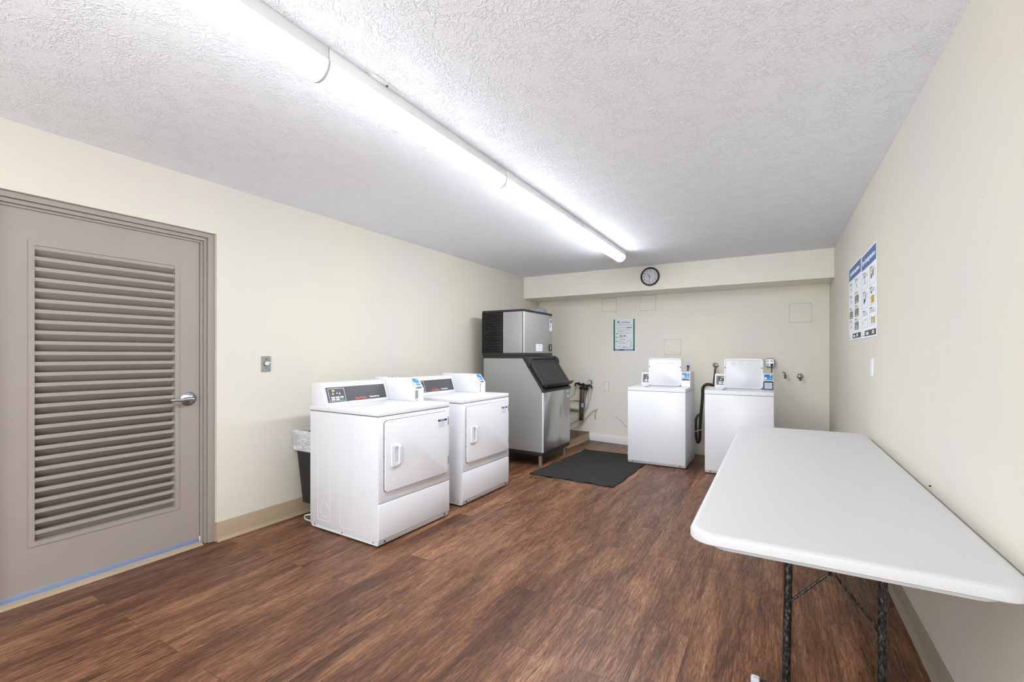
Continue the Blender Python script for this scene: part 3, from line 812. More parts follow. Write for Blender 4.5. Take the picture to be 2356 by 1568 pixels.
# ================================================================ ICE BIN
iy0, iy1 = 4.68, 5.475
t = thing('ice_storage_bin', 'tall stainless steel ice bin with black sloping lid under the ice maker', 'ice bin', (-2.71, (iy0+iy1)/2, 0))
ox, oy = -2.71, (iy0+iy1)/2
T0 = Matrix.Translation((-ox, -oy, 0))
def ib(): q = MB(); q.M = T0; return q
side = [(-3.112, .172), (-2.307, .157), (-2.307, .870), (-2.563, 1.245), (-3.112, 1.245)]
b = ib(); b.m(M_STEEL).prism(side, 'y', iy0, iy1, .003, 1)
b.build('bin_body', None, t)
b = ib(); b.prism([(-2.3075, .162), (-2.300, .162), (-2.300, .846), (-2.3075, .850)], 'y', iy0+.016, iy1-.004, .001, 1); b.build('front_panel', M_STEELF, t)
b = ib(); b.box(-2.309, -2.298, iy0-.002, iy0+.015, .160, .848, .001); b.build('corner_strip', M_WHITE2, t)
b = ib(); b.box(-3.10, -2.303, iy0+.002, iy1-.002, .118, .165, .004); b.build('base', M_BLACKP, t)
b = ib(); b.box(-3.12, -2.54, iy0-.006, iy1+.004, 1.240, 1.2665, .004)
def PS(q, o): return (-2.563+.564*q+.826*o, 1.245-.826*q+.564*o)
wing = [(-2.575, 1.2625), (-2.532, 1.2655), PS(.015, .060), PS(.055, .072), PS(.095, .070), PS(.118, .054), PS(.150, -.004), PS(.0, -.006)]
strip = [PS(.10, -.008), PS(.135, .010), PS(.452, .012), PS(.452, -.008)]
for ya, yb_ in ((iy0-.0045, iy0+.034), (iy1-.034, iy1+.0035)):
    b.prism(wing, 'y', ya, yb_, .004, 2)
    b.prism(strip, 'y', ya+.0012, yb_-.012, .001, 1)
b.box(-2.316, -2.288, iy0-.0055, iy1+.005, .848, .877, .004)
b.prism([(-2.60, 1.260), (-2.545, 1.2645), (-2.475, 1.240), (-2.50, 1.20), (-2.58, 1.22)], 'y', iy0+.02, iy1-.02, .003, 1)
b.m(M_BLACKP).build('bin_collar', M_BLACKP, t)
b = ib(); b.prism([(-2.535, 1.19), (-2.31, .876), (-2.305, .880), (-2.505, 1.19)], 'y', iy0+.03, iy1-.03); b.build('bin_throat', M_DARK, t)
lid = None
b = ib()
lt, lb = (-2.487, 1.222), (-2.283, .922)
d = Vector((lb[0]-lt[0], lb[1]-lt[1])).normalized(); nn = Vector((-d.y, d.x))
if nn.x < 0: nn = -nn
ln = (Vector(lb)-Vector(lt)).length
ML = T0 @ FR((lt[0], iy0+.03, lt[1]), (0, 1, 0), (-d.x, 0, -d.y))
b.M = ML; Wl = iy1-iy0-.06
b.m(M_BLACKP).prism(R4(-.012, Wl+.010, -ln, 0, .022), 'z', -.034, 0, .007, 3)
lid = b.build('bin_lid', None, t)
b = MB(); b.M = ML; b.m(M_BLACKP).ring(R4(.05, Wl-.05, -ln+.06, -.02, .04), R4(.062, Wl-.062, -ln+.072, -.032, .034), 'z', -.002, .0035)
b.prism([(-ln+.03, 0), (-ln-.012, 0), (-ln-.030, .034), (-ln-.020, .038), (-ln+.0, .012)], 'x', .0, Wl+.012, .002, 1) if False else None
b.build('lid_moulding', None, lid)
b = MB(); b.M = T0; b.prism([(lb[0]-.03, lb[1]+.03), (lb[0]-.004, lb[1]+.028), (lb[0]+.042, lb[1]+.030), (lb[0]+.046, lb[1]+.024), (lb[0]+.004, lb[1]-.018), (lb[0]-.014, lb[1]-.010)], 'y', iy0+.034, iy1-.022, .002, 1)
b.build('lid_handle_lip', M_BLACKP, lid)
for yy in (iy0+.035, iy1-.035):
    b = MB(); b.M = T0; b.lathe([(.018, yy-.022), (.026, yy-.018), (.026, yy+.018), (.018, yy+.022)], 20, (lt[0]+.004, 0, lt[1]+.004), 'y'); b.build('lid_hinge', M_BLACKP, lid)
for x, y in ((-2.354, 4.725), (-2.354, 5.40), (-3.04, 4.725), (-3.04, 5.40)):
    b = ib(); b.lathe([(.0205, .0008), (.0215, .004), (.0215, .052), (.0225, .054), (.0225, .060), (.0245, .064), (.0245, .125)], 24, (x, y, 0)); b.build('leg', M_LEGSTEEL, t)
def maker_mark(b, u, v, s):
    b.m(M_PLAST).prism(R4(u-s, u+s, v-s*1.1, v+s*1.15, .003, 3), 'z', 0, .0008)
    b.m(M_NAVY).rect(u-s*.75, u-s*.15, v-s*.5, v+s*.85, .0008, .0006).rect(u+s*.15, u+s*.75, v-s*.5, v+s*.85, .0008, .0006).rect(u-s*.75, u+s*.75, v-s*.5, v-s*.15, .0008, .0006)
    b.m(M_PLAST).prism([(u-s*.1, v+s*.6), (u+s*.1, v+s*.6), (u+s*.25, v-s*.1), (u, v-s*.35), (u-s*.25, v-s*.1)], 'z', .0014, .0019)
b = MB(); b.M = T0 @ FR((-2.2995, 5.402, .782), (0, 1, 0), (0, 0, 1)); maker_mark(b, 0, 0, .034); b.build('maker_label', None, t)

# ice maker head
hx0, hx1, hy0, hy1, hz0, hz1 = -3.132, -2.556, 4.68, 5.470, 1.268, 1.820
t = thing('ice_maker', 'square stainless steel ice maker head with black side grille on top of the ice bin', 'ice maker', ((hx0+hx1)/2, (hy0+hy1)/2, hz0))
T1 = Matrix.Translation((-(hx0+hx1)/2, -(hy0+hy1)/2, -hz0))
def hb(): q = MB(); q.M = T1; return q
b = hb(); b.m(M_STEEL).box(hx0+.02, hx1-.006, hy0+.004, hy1-.004, hz0+.01, hz1-.01, .002)
b.build('housing', None, t)
b = hb(); b.box(hx0, hx1+.004, hy0-.004, hy1+.006, hz1-.026, hz1, .004); b.build('top_cover', M_BLACKP, t)
b = hb(); b.box(hx0, hx1+.004, hy0-.004, hy1+.006, hz0+.0, hz0+.034, .004); b.build('base_frame', M_BLACKP, t)
b = hb(); b.m(M_STEEL).box(-2.824, hx1-.004, hy0-.003, hy0+.004, hz0+.036, hz1-.028, .001).m(M_WHITE2).box(-2.825, -2.820, hy0-.0035, hy0+.003, hz0+.036, hz1-.028).m(M_DARK).box(hx1-.008, hx1-.003, hy0-.0035, hy0+.003, hz0+.030, hz1-.022)
b.build('side_panel', None, t)
b = hb(); b.box(hx0+.004, -2.828, hy0+.002, hy0+.012, hz0+.03, hz1-.026)
b.box(hx0, hx0+.010, hy0-.006, hy0+.012, hz0+.03, hz1-.026); b.box(-2.838, -2.828, hy0-.006, hy0+.012, hz0+.03, hz1-.026)
gr = b.build('grille', M_DARK, t)
b = hb(); ns = 25
for i in range(ns):
    z = hz0+.062+(hz1-hz0-.105)*i/(ns-1)
    tt = bmesh.new(); rows = []
    for k in range(13):
        f = k/12; x = hx0+.008+(-2.834-hx0-.008)*f; bulge = math.sin(PI*f)
        rows.append([tt.verts.new((x, hy0+.002-.018*bulge-.002, z+.010*bulge-.004+c)) for c in (0, .007)] + [tt.verts.new((x, hy0+.004, z+.010*bulge+c)) for c in (.010, .004)])
    for A, B in zip(rows, rows[1:]):
        for k in range(4): tt.faces.new((A[k], A[(k+1) % 4], B[(k+1) % 4], B[k]))
    tt.faces.new(rows[0]); tt.faces.new(rows[-1][::-1])
    b._merge(tt)
b.m(M_BLACKP).build('grille_slats', M_BLACKP, gr, fix=True)
b = hb(); b.M = T1 @ FR((hx1-.006, hy0, hz0), (0, 1, 0), (0, 0, 1)); fw = hy1-hy0
b.m(M_STEEL).box(.012, fw-.006, .036, .524, 0, .008, .001).m(M_WHITE2).box(.008, .022, .036, .524, 0, .0085, .001)
fp = b.build('front_panel', None, t)
for uu in (.300, .410):
    b = MB(); b.M = T1 @ FR((hx1+.002, hy0, hz0), (0, 1, 0), (0, 0, 1)); b.rect(uu, uu+.003, .15, .40, 0, .0006); b.build('panel_crease', M_GREYM, fp)
b = MB(); b.M = T1 @ FR((hx1+.002, hy0, hz0), (0, 1, 0), (0, 0, 1)); b.m(M_PAPER).rect(.325, .500, .058, .146, 0, .0006)
b.m(M_DGREY).rect(.385, .445, .122, .126, .0006, .0003).m(M_GREY)
for k in range(4): b.rect(.345, .485-.015*(k % 2), .108-k*.010, .1095-k*.010, .0006, .0003)
b.build('paper_label', None, fp)
b = MB(); b.M = T1 @ FR((hx1+.002, hy0, hz0), (0, 1, 0), (0, 0, 1)); maker_mark(b, .745, .445, .034)
b.m(M_PAPER).rect(.708, .782, .325, .400, 0, .0007).m(M_NAVY).rect(.716, .736, .370, .394, .0007, .0003).m(M_GREY)
for k in range(4): b.rect(.716, .775, .358-k*.008, .3595-k*.008, .0007, .0003)
b.build('maker_label', None, fp)
b = MB(); b.M = T1 @ FR((hx1+.002, hy0, hz0), (0, 1, 0), (0, 0, 1)); b.m(M_BLACKP).prism(R4(.690, .760, .062, .150, .014), 'z', 0, .014, .004, 2).m(M_CHROME).box(.706, .716, .075, .138, .013, .018, .002)
b.build('handle', None, fp)
# scoop lying on top
b = MB()
n = 16
def sc(u, v):
    a = PI*(.02+.96*u); y = 4.98+.40*v; r = .052+.030*min(1, v*1.2)
    return (-2.66-r*math.cos(a), y, hz1+.001+(r*math.sin(a))*(.45+.55*min(1, v*1.4)))
b.grid(sc, 16, 14)
def sc2(u, v):
    a = PI*(.02+.96*(1-u)); y = 4.98+.40*v; r = .049+.030*min(1, v*1.2)
    return (-2.66-r*math.cos(a), y, hz1+.0005+(r*math.sin(a))*(.45+.55*min(1, v*1.4)))
b.grid(sc2, 16, 14)
b.tube([(-2.66, 4.99, hz1+.018), (-2.66, 4.90, hz1+.013)], .012, 10, 0)
tag(b.build('ice_scoop', M_SCOOP), 'curved grey plastic scoop lying on top of the ice maker', 'scoop')

# ================================================================ PLATFORM BEHIND ICE MACHINE
t = thing('floor_platform', 'low raised platform with wood look top and tan sides in the far left corner', 'platform', (-2.89, 6.2, 0))
b = MB(); b.M = Matrix.Translation((2.89, -6.2, 0)); b.box(XL+.001, -2.470, 5.790, YB-.001, -.03, .098); 
b.box(XL+.001, -2.455, 5.775, YB-.001, -.03, .012, .002)
b.build('platform_sides', M_TAN, t)
b = MB(); b.M = Matrix.Translation((2.89, -6.2, 0)); b.box(XL+.001, -2.468, 5.788, YB-.001, .0982, .104); b.build('platform_top', M_WOOD, t)

# ================================================================ WATER FILTER
t = thing('water_filter', 'chrome water filter canister with black valves and round gauge on the back wall', 'water filter', (-2.55, YB, .28))
T2 = Matrix.Translation((2.55, -YB, -.28))
def wb(): q = MB(); q.M = T2; return q
fy = 6.545
b = wb(); b.m(M_COPPER).tube([(-2.566, fy, .285), (-2.544, fy, .752)], .041, 28, 0); b.build('canister', None, t)
b = wb(); b.m(M_PBLUE).tube([(-2.5555, fy, .500), (-2.5535, fy, .545)], .0415, 28, 0); b.m(M_LTGREY).prism([(-2.540, .47), (-2.508, .505), (-2.52, .555), (-2.55, .53)], 'y', fy-.047, fy-.041)
b.build('canister_label', None, t)
b = wb(); b.lathe([(.040, .752), (.053, .757), (.053, .785), (.030, .795), (.024, .825)], 24, (-2.542, fy, 0)); b.build('filter_head', M_BLACK, t)
b = wb(); b.tube([(-2.66, fy, .800), (-2.658, fy, .842), (-2.56, fy, .828), (-2.44, fy, .812)], .013, 10, 2)
b.tube([(-2.62, fy, .842), (-2.60, fy, .838)], .022, 12, 0); b.tube([(-2.545, fy, .82), (-2.52, fy, .83)], .026, 12, 0)
b.tube([(-2.475, fy, .82), (-2.475, fy, .745)], .020, 12, 0); b.tube([(-2.50, fy-.01, .772), (-2.455, fy-.01, .768)], .024, 12, 0)
b.tube([(-2.43, fy, .815), (-2.405, fy, .80), (-2.395, fy, .775)], .014, 10, 3)
b.tube([(-2.60, fy, .82), (-2.60, YB, .82)], .012, 8, 0)
b.build('valves', M_BLACK, t)
b = wb(); b.m(M_BLACK).lathe([(.034, fy+.012), (.036, fy-.004), (.034, fy-.016), (.031, fy-.018)], 28, (-2.432, 0, .866), 'y').m(M_CLOCKF).lathe([(.030, fy-.016), (.030, fy-.0185)], 28, (-2.432, 0, .866), 'y')
b.m(M_DGREY).box(-2.434, -2.430, fy-.0195, fy-.0185, .864, .888)
b.m(M_BLACK).tube([(-2.432, fy, .83), (-2.44, fy, .80)], .009, 8, 0)
b.build('pressure_gauge', None, t)
T_FILTER = t
def wire(pts, r, m_, name, label, cat, n=8, sm=6):
    b = MB(); b.tube(pts, r, n, sm); return tag(b.build(name, m_), label, cat)
yw = 6.60
b = wb(); b.tube([(-2.663, 6.55, .80), (-2.668, 6.57, .761), (-2.694, yw, .694), (-2.726, yw, .652), (-2.80, 6.55, .636), (-2.95, 6.45, .63), (-3.0, 6.2, .62)], .0045, 8, 6); b.build('tube', M_CREAMC, t)
b = wb(); b.tube([(-2.475, 6.56, .745), (-2.505, yw, .70), (-2.523, yw, .569), (-2.530, yw, .449), (-2.56, yw, .33), (-2.637, yw, .278), (-2.786, 6.58, .198), (-3.0, 6.4, .15)], .0045, 8, 6); b.build('tube', M_GREYM, t)
b = wb(); b.tube([(-2.461, 6.56, .74), (-2.470, yw, .65), (-2.482, yw, .56), (-2.498, yw, .499), (-2.536, yw, .401), (-2.60, yw, .34)], .0045, 8, 6); b.build('tube', M_CREAMC, t)
b = wb(); b.tube([(-2.397, 6.56, .775), (-2.417, yw, .74), (-2.442, yw, .632), (-2.473, yw, .512), (-2.523, yw, .414), (-2.60, 6.61, .36)], .0045, 8, 6); b.build('tube', M_CREAMC, t)
wire([(-3.0, 6.3, .06+.06), (-2.80, 6.56, .112), (-2.675, 6.58, .147), (-2.592, 6.58, .213), (-2.529, 6.58, .283), (-2.455, 6.59, .371), (-2.393, 6.60, .428), (-2.33, 6.628, .458)], .0045, M_TUBE, 'water_line', 'long thin beige tube rising in a curve to the hole in the back wall', 'water line')
wire([(-2.352, 6.615, .45), (-2.360, yw+.01, .40), (-2.372, yw+.01, .355), (-2.357, 6.615, .304)], .004, M_SHADOWLINE, 'wall_hook', 'small bent wire hook on the back wall right of the water filter', 'hook')
wire([(-2.06, 6.625, .375), (-2.0, 6.615, .33), (-1.93, 6.61, .275), (-1.86, 6.60, .20), (-1.80, 6.59, .16)], .0035, M_CREAMC, 'cord', 'thin pale cord on the back wall left of the washer beside the mat', 'cord')
b = MB(); b.tube([(-3.10, 6.59, .455), (-2.665, 6.59, .455), (-2.628, 6.592, .452), (-2.612, 6.60, .43)], .032, 16, 4); tag(b.build('insulated_pipe', M_BEIGEP), 'fat beige insulated pipe low on the back wall behind the ice machine', 'pipe')
b = MB(); b.tube([(-3.10, 6.60, .583), (-2.66, 6.60, .583), (-2.636, 6.602, .582), (-2.618, 6.625, .566)], .010, 12, 4); tag(b.build('copper_pipe', M_BEIGEP), 'slim beige pipe above the fat insulated pipe on the back wall', 'pipe')
b = MB(); b.tube([(-2.95, 6.42, .590), (-2.645, 6.42, .590)], .013, 12, 0); b.tube([(-2.95, 6.42, .590), (-2.95, 6.6, .585)], .011, 10, 0)
tag(b.build('capped_pipe', M_BEIGEP), 'short cream pipe stub with an open end beside the ice machine', 'pipe')
b = MB(); b.M = F_back(-2.193, .805)
b.m(M_SHADOWLINE).prism(R4(-.036, .036, -.078, .072, .008, 4), 'z', 0, .0015).m(M_WALLB).prism(R4(-.033, .033, -.078, .069, .008, 4), 'z', .001, .010, .003, 2)  # dark rim is shadow painted round the plate
tag(b.build('cable_cover', None), 'small upright painted cover plate on the back wall between filter and washer', 'cover plate')

# ================================================================ CLOCK
t = thing('wall_clock', 'round wall clock with black rim and white face on the soffit', 'clock', (-1.428, YS, 2.309))
b = MB(); b.lathe([(.116, 0), (.122, -.006), (.122, -.020), (.116, -.029), (.108, -.029), (.101, -.021), (.100, -.0125), (.02, -.0125)], 64, (0, 0, 0), 'y')
b.build('rim', M_BLACK, t)
b = MB(); b.M = FR((0, -.0122, 0), (1, 0, 0), (0, 0, 1)); b.m(M_CLOCKF).disc(0, 0, .102, 0, .002, 48); face = b.build('face', None, t)
b = MB(); b.M = FR((0, -.0143, 0), (1, 0, 0), (0, 0, 1)); b.m(M_BLACK)
for k in range(1, 13):
    a = math.radians(90-30*k); b.text(str(k), .031, .079*math.cos(a), .079*math.sin(a), 0, 'CENTER', sx=.82, bold=.0006)
b.m(M_GREY)
for k in range(60):
    a = math.radians(6*k); b.disc(.0955*math.cos(a), .0955*math.sin(a), .0007, 0, .0003, 6)
b.build('numerals', None, face)
def hand(name, ang, l0, l1, w_, z, m_):
    b = MB(); a = math.radians(90-ang)
    b.M = FR((0, -.0143, 0), (1, 0, 0), (0, 0, 1)) @ Matrix.Rotation(a, 4, 'Z') @ Matrix.Translation((0, 0, z))
    b.m(m_).prism([(l0, -w_/2), (l1, -w_*.3), (l1, w_*.3), (l0, w_/2)], 'z', 0, .0008); return b.build(name, None, t)
hand('hour_hand', 316, -.008, .055, .007, .002, M_BLACK)
hand('minute_hand', 188, -.010, .075, .006, .0035, M_DGREY)
hand('second_hand', 270, -.030, .072, .0015, .005, M_GREY)

# ================================================================ POSTER AND SHEETS
b = MB(); b.M = F_back(-1.930, 1.572) ; pw, ph = .162, .236
b.m(M_PAPER).rect(-pw, pw, -ph, ph, 0, .0012)
b.m(M_TEAL).rect(-pw+.004, -pw+.026, -ph+.022, ph-.004, .0012).rect(pw-.026, pw-.004, -ph+.022, ph-.004, .0012)
b.m(M_PBLUE).rect(-pw+.004, pw-.004, -ph+.004, -ph+.028, .0012)
b.m(M_PAPER).rect(-pw+.03, -pw+.09, -ph+.012, -ph+.018, .0018, .0003).rect(.0, pw-.03, -ph+.012, -ph+.018, .0018, .0003)
b.ring([(-.078+.022*math.cos(2*PI*k/20), .192+.018*math.sin(2*PI*k/20)) for k in range(20)], [(-.074+.012*math.cos(2*PI*k/20), .192+.010*math.sin(2*PI*k/20)) for k in range(20)], 'z', .0012, .0018)
b.m(M_PBLUE).ring([(-.080+.022*math.cos(2*PI*k/20), .192+.018*math.sin(2*PI*k/20)) for k in range(20)], [(-.074+.012*math.cos(2*PI*k/20), .194+.010*math.sin(2*PI*k/20)) for k in range(20)], 'z', .0018, .0022)
b.m(M_NAVY).rect(-.045, .098, .179, .185, .0012).m(M_GREY).rect(-.045, .07, .193, .196, .0012)
random.seed(3)
def dashes(b, x0, x1, y, h_, m_):
    b.m(m_); x = x0
    while x < x1:
        l = random.uniform(.008, .028); b.rect(x, min(x+l, x1), y, y+h_, .0012, .0004); x += l+.004
for y, x0, x1 in ((.158, -.10, .11), (.141, -.112, .12), (.076, -.10, .11), (.063, -.095, .085), (.050, -.095, .01)): dashes(b, x0, x1, y, .0035, M_GREY)
dashes(b, -.112, .03, .104, .004, M_DGREY)
for x in (.050, .076, .102): b.m(M_NAVY).disc(x, .107, .010, .0012, .0005, 14); b.m(M_PAPER).disc(x, .107, .003, .0017, .0003, 8)
for y, x1 in ((.022, .11), (-.034, .05), (-.095, .0)):
    b.m(M_NAVY).disc(-.110, y, .008, .0012, .0005, 14); dashes(b, -.09, x1, y+.004, .003, M_GREY); dashes(b, -.09, x1-.04, y-.006, .003, M_GREY)
b.m(M_DGREY).rect(-.066, -.026, -.018, -.007, .0012).rect(-.012, .028, -.018, -.007, .0012)
b.m(M_RED).rect(-.06, -.05, -.070, -.062, .0012).rect(-.046, -.030, -.072, -.060, .0012).m(M_GREEN).disc(.0, -.066, .009, .0012, .0005, 12)
for y in (-.115, -.127): dashes(b, -.09, .03, y, .003, M_GREY)
b.m(M_GOLD).rect(.05, .056, -.10, -.085, .0012).m(M_RED).rect(.05, .056, -.12, -.106, .0012).m(M_GREY).rect(.06, .09, -.075, -.071, .0012).rect(.06, .085, -.09, -.087, .0012).rect(.10, .125, -.062, -.057, .0012)
b.M = b.M @ Matrix.Translation((0, 0, .0016)); b.m(M_NAVY)
b.tube([(.105, -.085, 0), (.102, -.13, 0), (.098, -.158, 0), (.110, -.172, 0), (.135, -.166, 0)], .002, 6, 5); b.tube([(.02, -.182, 0), (.08, -.182, 0), (.12, -.170, 0)], .0015, 6, 5)
b.m(M_DGREY).rect(-.025, .025, -.183, -.176, 0).rect(-.10, -.075, -.178, -.174, 0).rect(-.07, -.055, -.172, -.165, 0)
tag(b.build('poster', None), 'white notice with green side bars and blue foot on the back wall', 'poster')

def sheet(y_left, w_, z0, z1, label, title, kind):
    """instruction sheet on the right wall; y_left is its larger-y edge, text runs towards the camera"""
    t = thing('instruction_sheet', label, 'sign', (XR, y_left, z0))
    hgt = z1-z0
    F = FR((-.001, 0, 0), (0, -1, 0), (0, 0, 1))
    b = MB(); b.M = F; b.m(M_PAPER).rect(0, w_, 0, hgt, 0, .003); b.build('sheet', None, t)
    Fp = FR((-.0042, 0, 0), (0, -1, 0), (0, 0, 1))
    b = MB(); b.M = Fp; b.m(M_SHEETBLUE).rect(.016, w_-.010, hgt-.115, hgt-.012)
    b.m(M_PAPER).text(title, .046, w_/2, hgt-.064, .0006, 'CENTER', sx=.90 if len(title) < 30 else .62, bold=.0008); b.build('title_band', None, t)
    b = MB(); b.M = Fp
    cols = ((.05, .26), (.335, .545)) if kind == 'dryer' else ((.05, .24), (.34, .54))
    for ci, (c0, c1) in enumerate(cols):
        for r in range(3 if kind == 'dryer' else 4):
            step = (hgt-.20)/(3 if kind == 'dryer' else 4)
            zt2 = hgt-.135-r*step; zb = zt2-step+.012
            b.m(M_DGREY).rect(c0, c0+.10, zt2-.010, zt2-.004)
            b.m(M_GREY).rect(c0, c1-.02, zt2-.020, zt2-.017).rect(c0, c1-.05, zt2-.027, zt2-.024)
            if kind == 'dryer':
                b.m(M_DGREY).rect(c0, c1, zt2-.036, zt2-.0335); b.m(M_GREY).frame(c0, c1, zb, zt2-.034, .0015)
                b.rect(c0+.03, c1-.06, zb+.045, zb+.047)
                zc = (zb+zt2)/2
                if (ci, r) == (0, 0): 
                    b.m(M_BLACK).box(c0+.09, c0+.10, zc-.03, zc+.03, 0, .0006).rect(c0+.06, c0+.10, zc+.024, zc+.031)
                elif (ci, r) == (0, 1): b.m(M_DGREY).disc(c0+.07, zc-.01, .022).m(M_BLACK).prism([(c0+.09, zc-.01), (c0+.13, zc+.03), (c0+.14, zc+.026), (c0+.11, zc-.02)], 'z', 0, .0006)
                elif (ci, r) == (0, 2): b.m(M_GREY).rect(c0+.04, c0+.08, zc+.02, zc+.024).rect(c0+.10, c0+.15, zc-.01, zc-.004).rect(c0+.04, c0+.07, zc-.035, zc-.03).rect(c0+.11, c0+.16, zc+.02, zc+.023)
                elif (ci, r) == (1, 0): b.m(M_DGREY).disc(c0+.06, zc-.004, .019).m(M_TAN).rect(c0+.09, c0+.16, zc-.01, zc+.03)
                elif (ci, r) == (1, 1): b.m(M_GOLD).rect(c0+.055, c0+.165, zb+.012, zb+.062).m(M_NAVY).rect(c0+.06, c0+.09, zb+.075, zb+.09)
                else: b.m(M_GOLD).rect(c0+.12, c0+.19, zb+.012, zb+.055).m(M_NAVY)
                if (ci, r) == (1, 2):
                    for q in range(4): b.rect(c0+.06, c0+.10, zb+.014+q*.012, zb+.021+q*.012)
            else:
                dark = (ci == 0 and r == 2) or (ci == 1 and r >= 1)
                if dark:
                    b.m(M_DGREY).rect(c0, c1-.02, zb-.0, zt2-.034)
                    b.m(M_GREY).rect(c0+.03, c1-.05, zt2-.058, zt2-.042, .0006).m(M_GOLD if r < 3 else M_LTGREY).rect(c0+.04, c1-.06, zb+.020, zb+.031, .0006).m(M_LTGREY).rect(c0+.03, c1-.05, zb+.005, zb+.015, .0006)
                else: b.m(M_DGREY).disc(c0+.09, (zb+zt2)/2-.01, .010).m(M_GREY).rect(c0+.02, c1-.06, zb+.02, zb+.022).rect(c0+.05, c0+.09, (zb+zt2)/2, (zb+zt2)/2+.003)
    b.build('printed_steps', None, t)
    b = MB(); b.M = Fp; b.m(M_DGREY).rect(.14 if kind == 'dryer' else .22, w_-.012, .012, .052)
    b.m(M_PAPER).text('laundry', .034, .20 if kind == 'dryer' else .26, .032, .0006, bold=.0006).text('1-800', .034, .42, .032, .0006, bold=.0006)
    b.m(M_SHEETBLUE).rect(.02, .12, .016, .019).rect(.02, .023, .016, .045)
    b.build('footer', None, t)
sheet(4.905, .640, 1.404, 2.024, 'left of the two blue headed instruction sheets on the right wall, with dark control pictures', 'Top Load Washer Operating Instructions', 'washer')
sheet(4.240, .575, 1.402, 2.012, 'right of the two blue headed instruction sheets on the right wall, about the dryer', 'Dryer Operating Instructions', 'dryer')

# switch on the right wall
t = thing('light_switch', 'slim white switch plate on the right wall below the instruction sheets', 'switch', (XR, 3.82, 1.198))
b = MB(); b.M = FR((0, 0, 0), (0, -1, 0), (0, 0, 1)); b.m(M_PLAST).prism(R4(-.037, .037, -.060, .060, .004, 3), 'z', 0, .006, .0015, 1); b.build('plate', None, t)
b = MB(); b.M = FR((-.006, 0, 0), (0, -1, 0), (0, 0, 1)); b.m(M_PLAST).prism(R4(-.016, .016, -.033, .033, .002, 2), 'z', 0, .003, .001, 1); b.build('rocker', None, t)

# timer on the left wall
t = thing('timer_switch', 'grey timer switch plate with ivory dial on the left wall beside the door', 'switch', (XL, 2.036, 1.214))
b = MB(); b.M = FR((0, 0, 0), (0, 1, 0), (0, 0, 1)); b.m(M_GREYM).prism(R4(-.036, .036, -.058, .058, .003, 2), 'z', 0, .007, .002, 1)
b.build('plate', None, t)
b = MB(); b.M = FR((.007, 0, 0), (0, 1, 0), (0, 0, 1)); b.m(M_BLACK).rect(-.008, .008, .034, .039, 0).text('12', .010, .020, .028, 0).text('2', .009, -.022, .029, 0)
for k in range(11):
    a = math.radians(-40+26*k); b.m(M_BLACK).disc(.024*math.cos(a), .003+.024*math.sin(a), .0012, 0, .0005, 6)
b.m(M_DGREY).rect(-.008, .008, -.032, -.028, 0).rect(.006, .030, -.045, -.0425, 0)
b.build('dial_markings', None, t)
b = MB(); b.M = FR((.007, 0, .003), (0, 1, 0), (0, 0, 1)); b.m(M_BLACK).lathe([(.019, 0), (.019, .003)], 24).m(M_IVORY).lathe([(.016, .003), (.015, .014), (.012, .017)], 20)
b.prism([(0, -.005), (.021, .006), (.019, .012), (-.004, .008)], 'z', .004, .019, .001, 1)
b.build('dial_knob', None, t)

# access panels on the back wall
def panel(x0, x1, z0, z1, label):
    t = thing('access_panel', label, 'access panel', ((x0+x1)/2, YB, (z0+z1)/2), 0, 'painted blank plates on the back wall')
    hw, hh = (x1-x0)/2, (z1-z0)/2
    b = MB(); b.M = FR((0, 0, 0), (1, 0, 0), (0, 0, 1)); b.m(M_WALLB).prism(R4(-hw, hw, -hh, hh, .004, 2), 'z', 0, .0035, .001, 1)
    b.m(M_SHADOWLINE).frame(-hw-.002, hw+.002, -hh-.002, hh+.002, .0025, 0, .001)  # shadow line painted round the cover
    b.build('cover', None, t)
    for sx in (-1, 1):
        for sy in (-1, 1):
            b = MB(); b.M = FR((0, -.0035, 0), (1, 0, 0), (0, 0, 1)); b.disc(sx*(hw-.015), sy*(hh-.014), .0035, 0, .0008, 10); b.build('screw', M_SHADOWLINE, t)
panel(-2.262, -2.043, 1.925, 2.128, 'painted square cover plate under the soffit, directly above the notice')
panel(-1.693, -1.472, 1.916, 2.129, 'painted square cover plate under the soffit, below the clock')
panel(-1.352, -1.131, 1.283, 1.492, 'painted square cover plate just above the open lid of the washer beside the mat')
panel(.154, .381, 1.682, 1.912, 'painted square cover plate in the upper right of the back wall')

# small bolt on the right wall over the table
b = MB(); b.lathe([(.0035, 0), (.003, -.006)], 8, (XR, 2.511, .738), 'x'); tag(b.build('wall_bolt', M_DARK), 'tiny dark bolt in the right wall just above the table edge', 'bolt')

# ================================================================ FLOOR MAT
cor = [(-2.289, 4.328), (-1.348, 4.284), (-1.330, 5.335), (-2.204, 5.823)]
cor[3] = (-2.215, 5.80); cor[2] = (-1.30, 5.80)
b = MB()
def wob(u, v, top):
    A, B, C_, D_ = [Vector(c) for c in cor]
    p = A*(1-u)*(1-v)+B*u*(1-v)+C_*u*v+D_*(1-u)*v
    ez = max(0, 1-v*9)*(.011*max(0, math.sin(u*27+1)) *(.4+.6*u*(1-u)*4)) + max(0, 1-(1-u)*9)*.009*max(0, math.sin(v*34)) + max(0, 1-u*9)*.008*max(0, math.sin(v*21))
    # keep it flat where the washer foot and ice bin leg press on it
    ex = .006*math.sin(v*30)*max(0, 1-u*14) - .006*math.sin(v*26)*max(0, 1-(1-u)*14)
    ey = .008*math.sin(u*19)*max(0, 1-v*14)
    return (p.x+ex, p.y+ey, .0012+dip(p.x, p.y)+ez*.9+(.0065 if top else 0))
nu, nv = 70, 80
t2 = bmesh.new()
G = {}
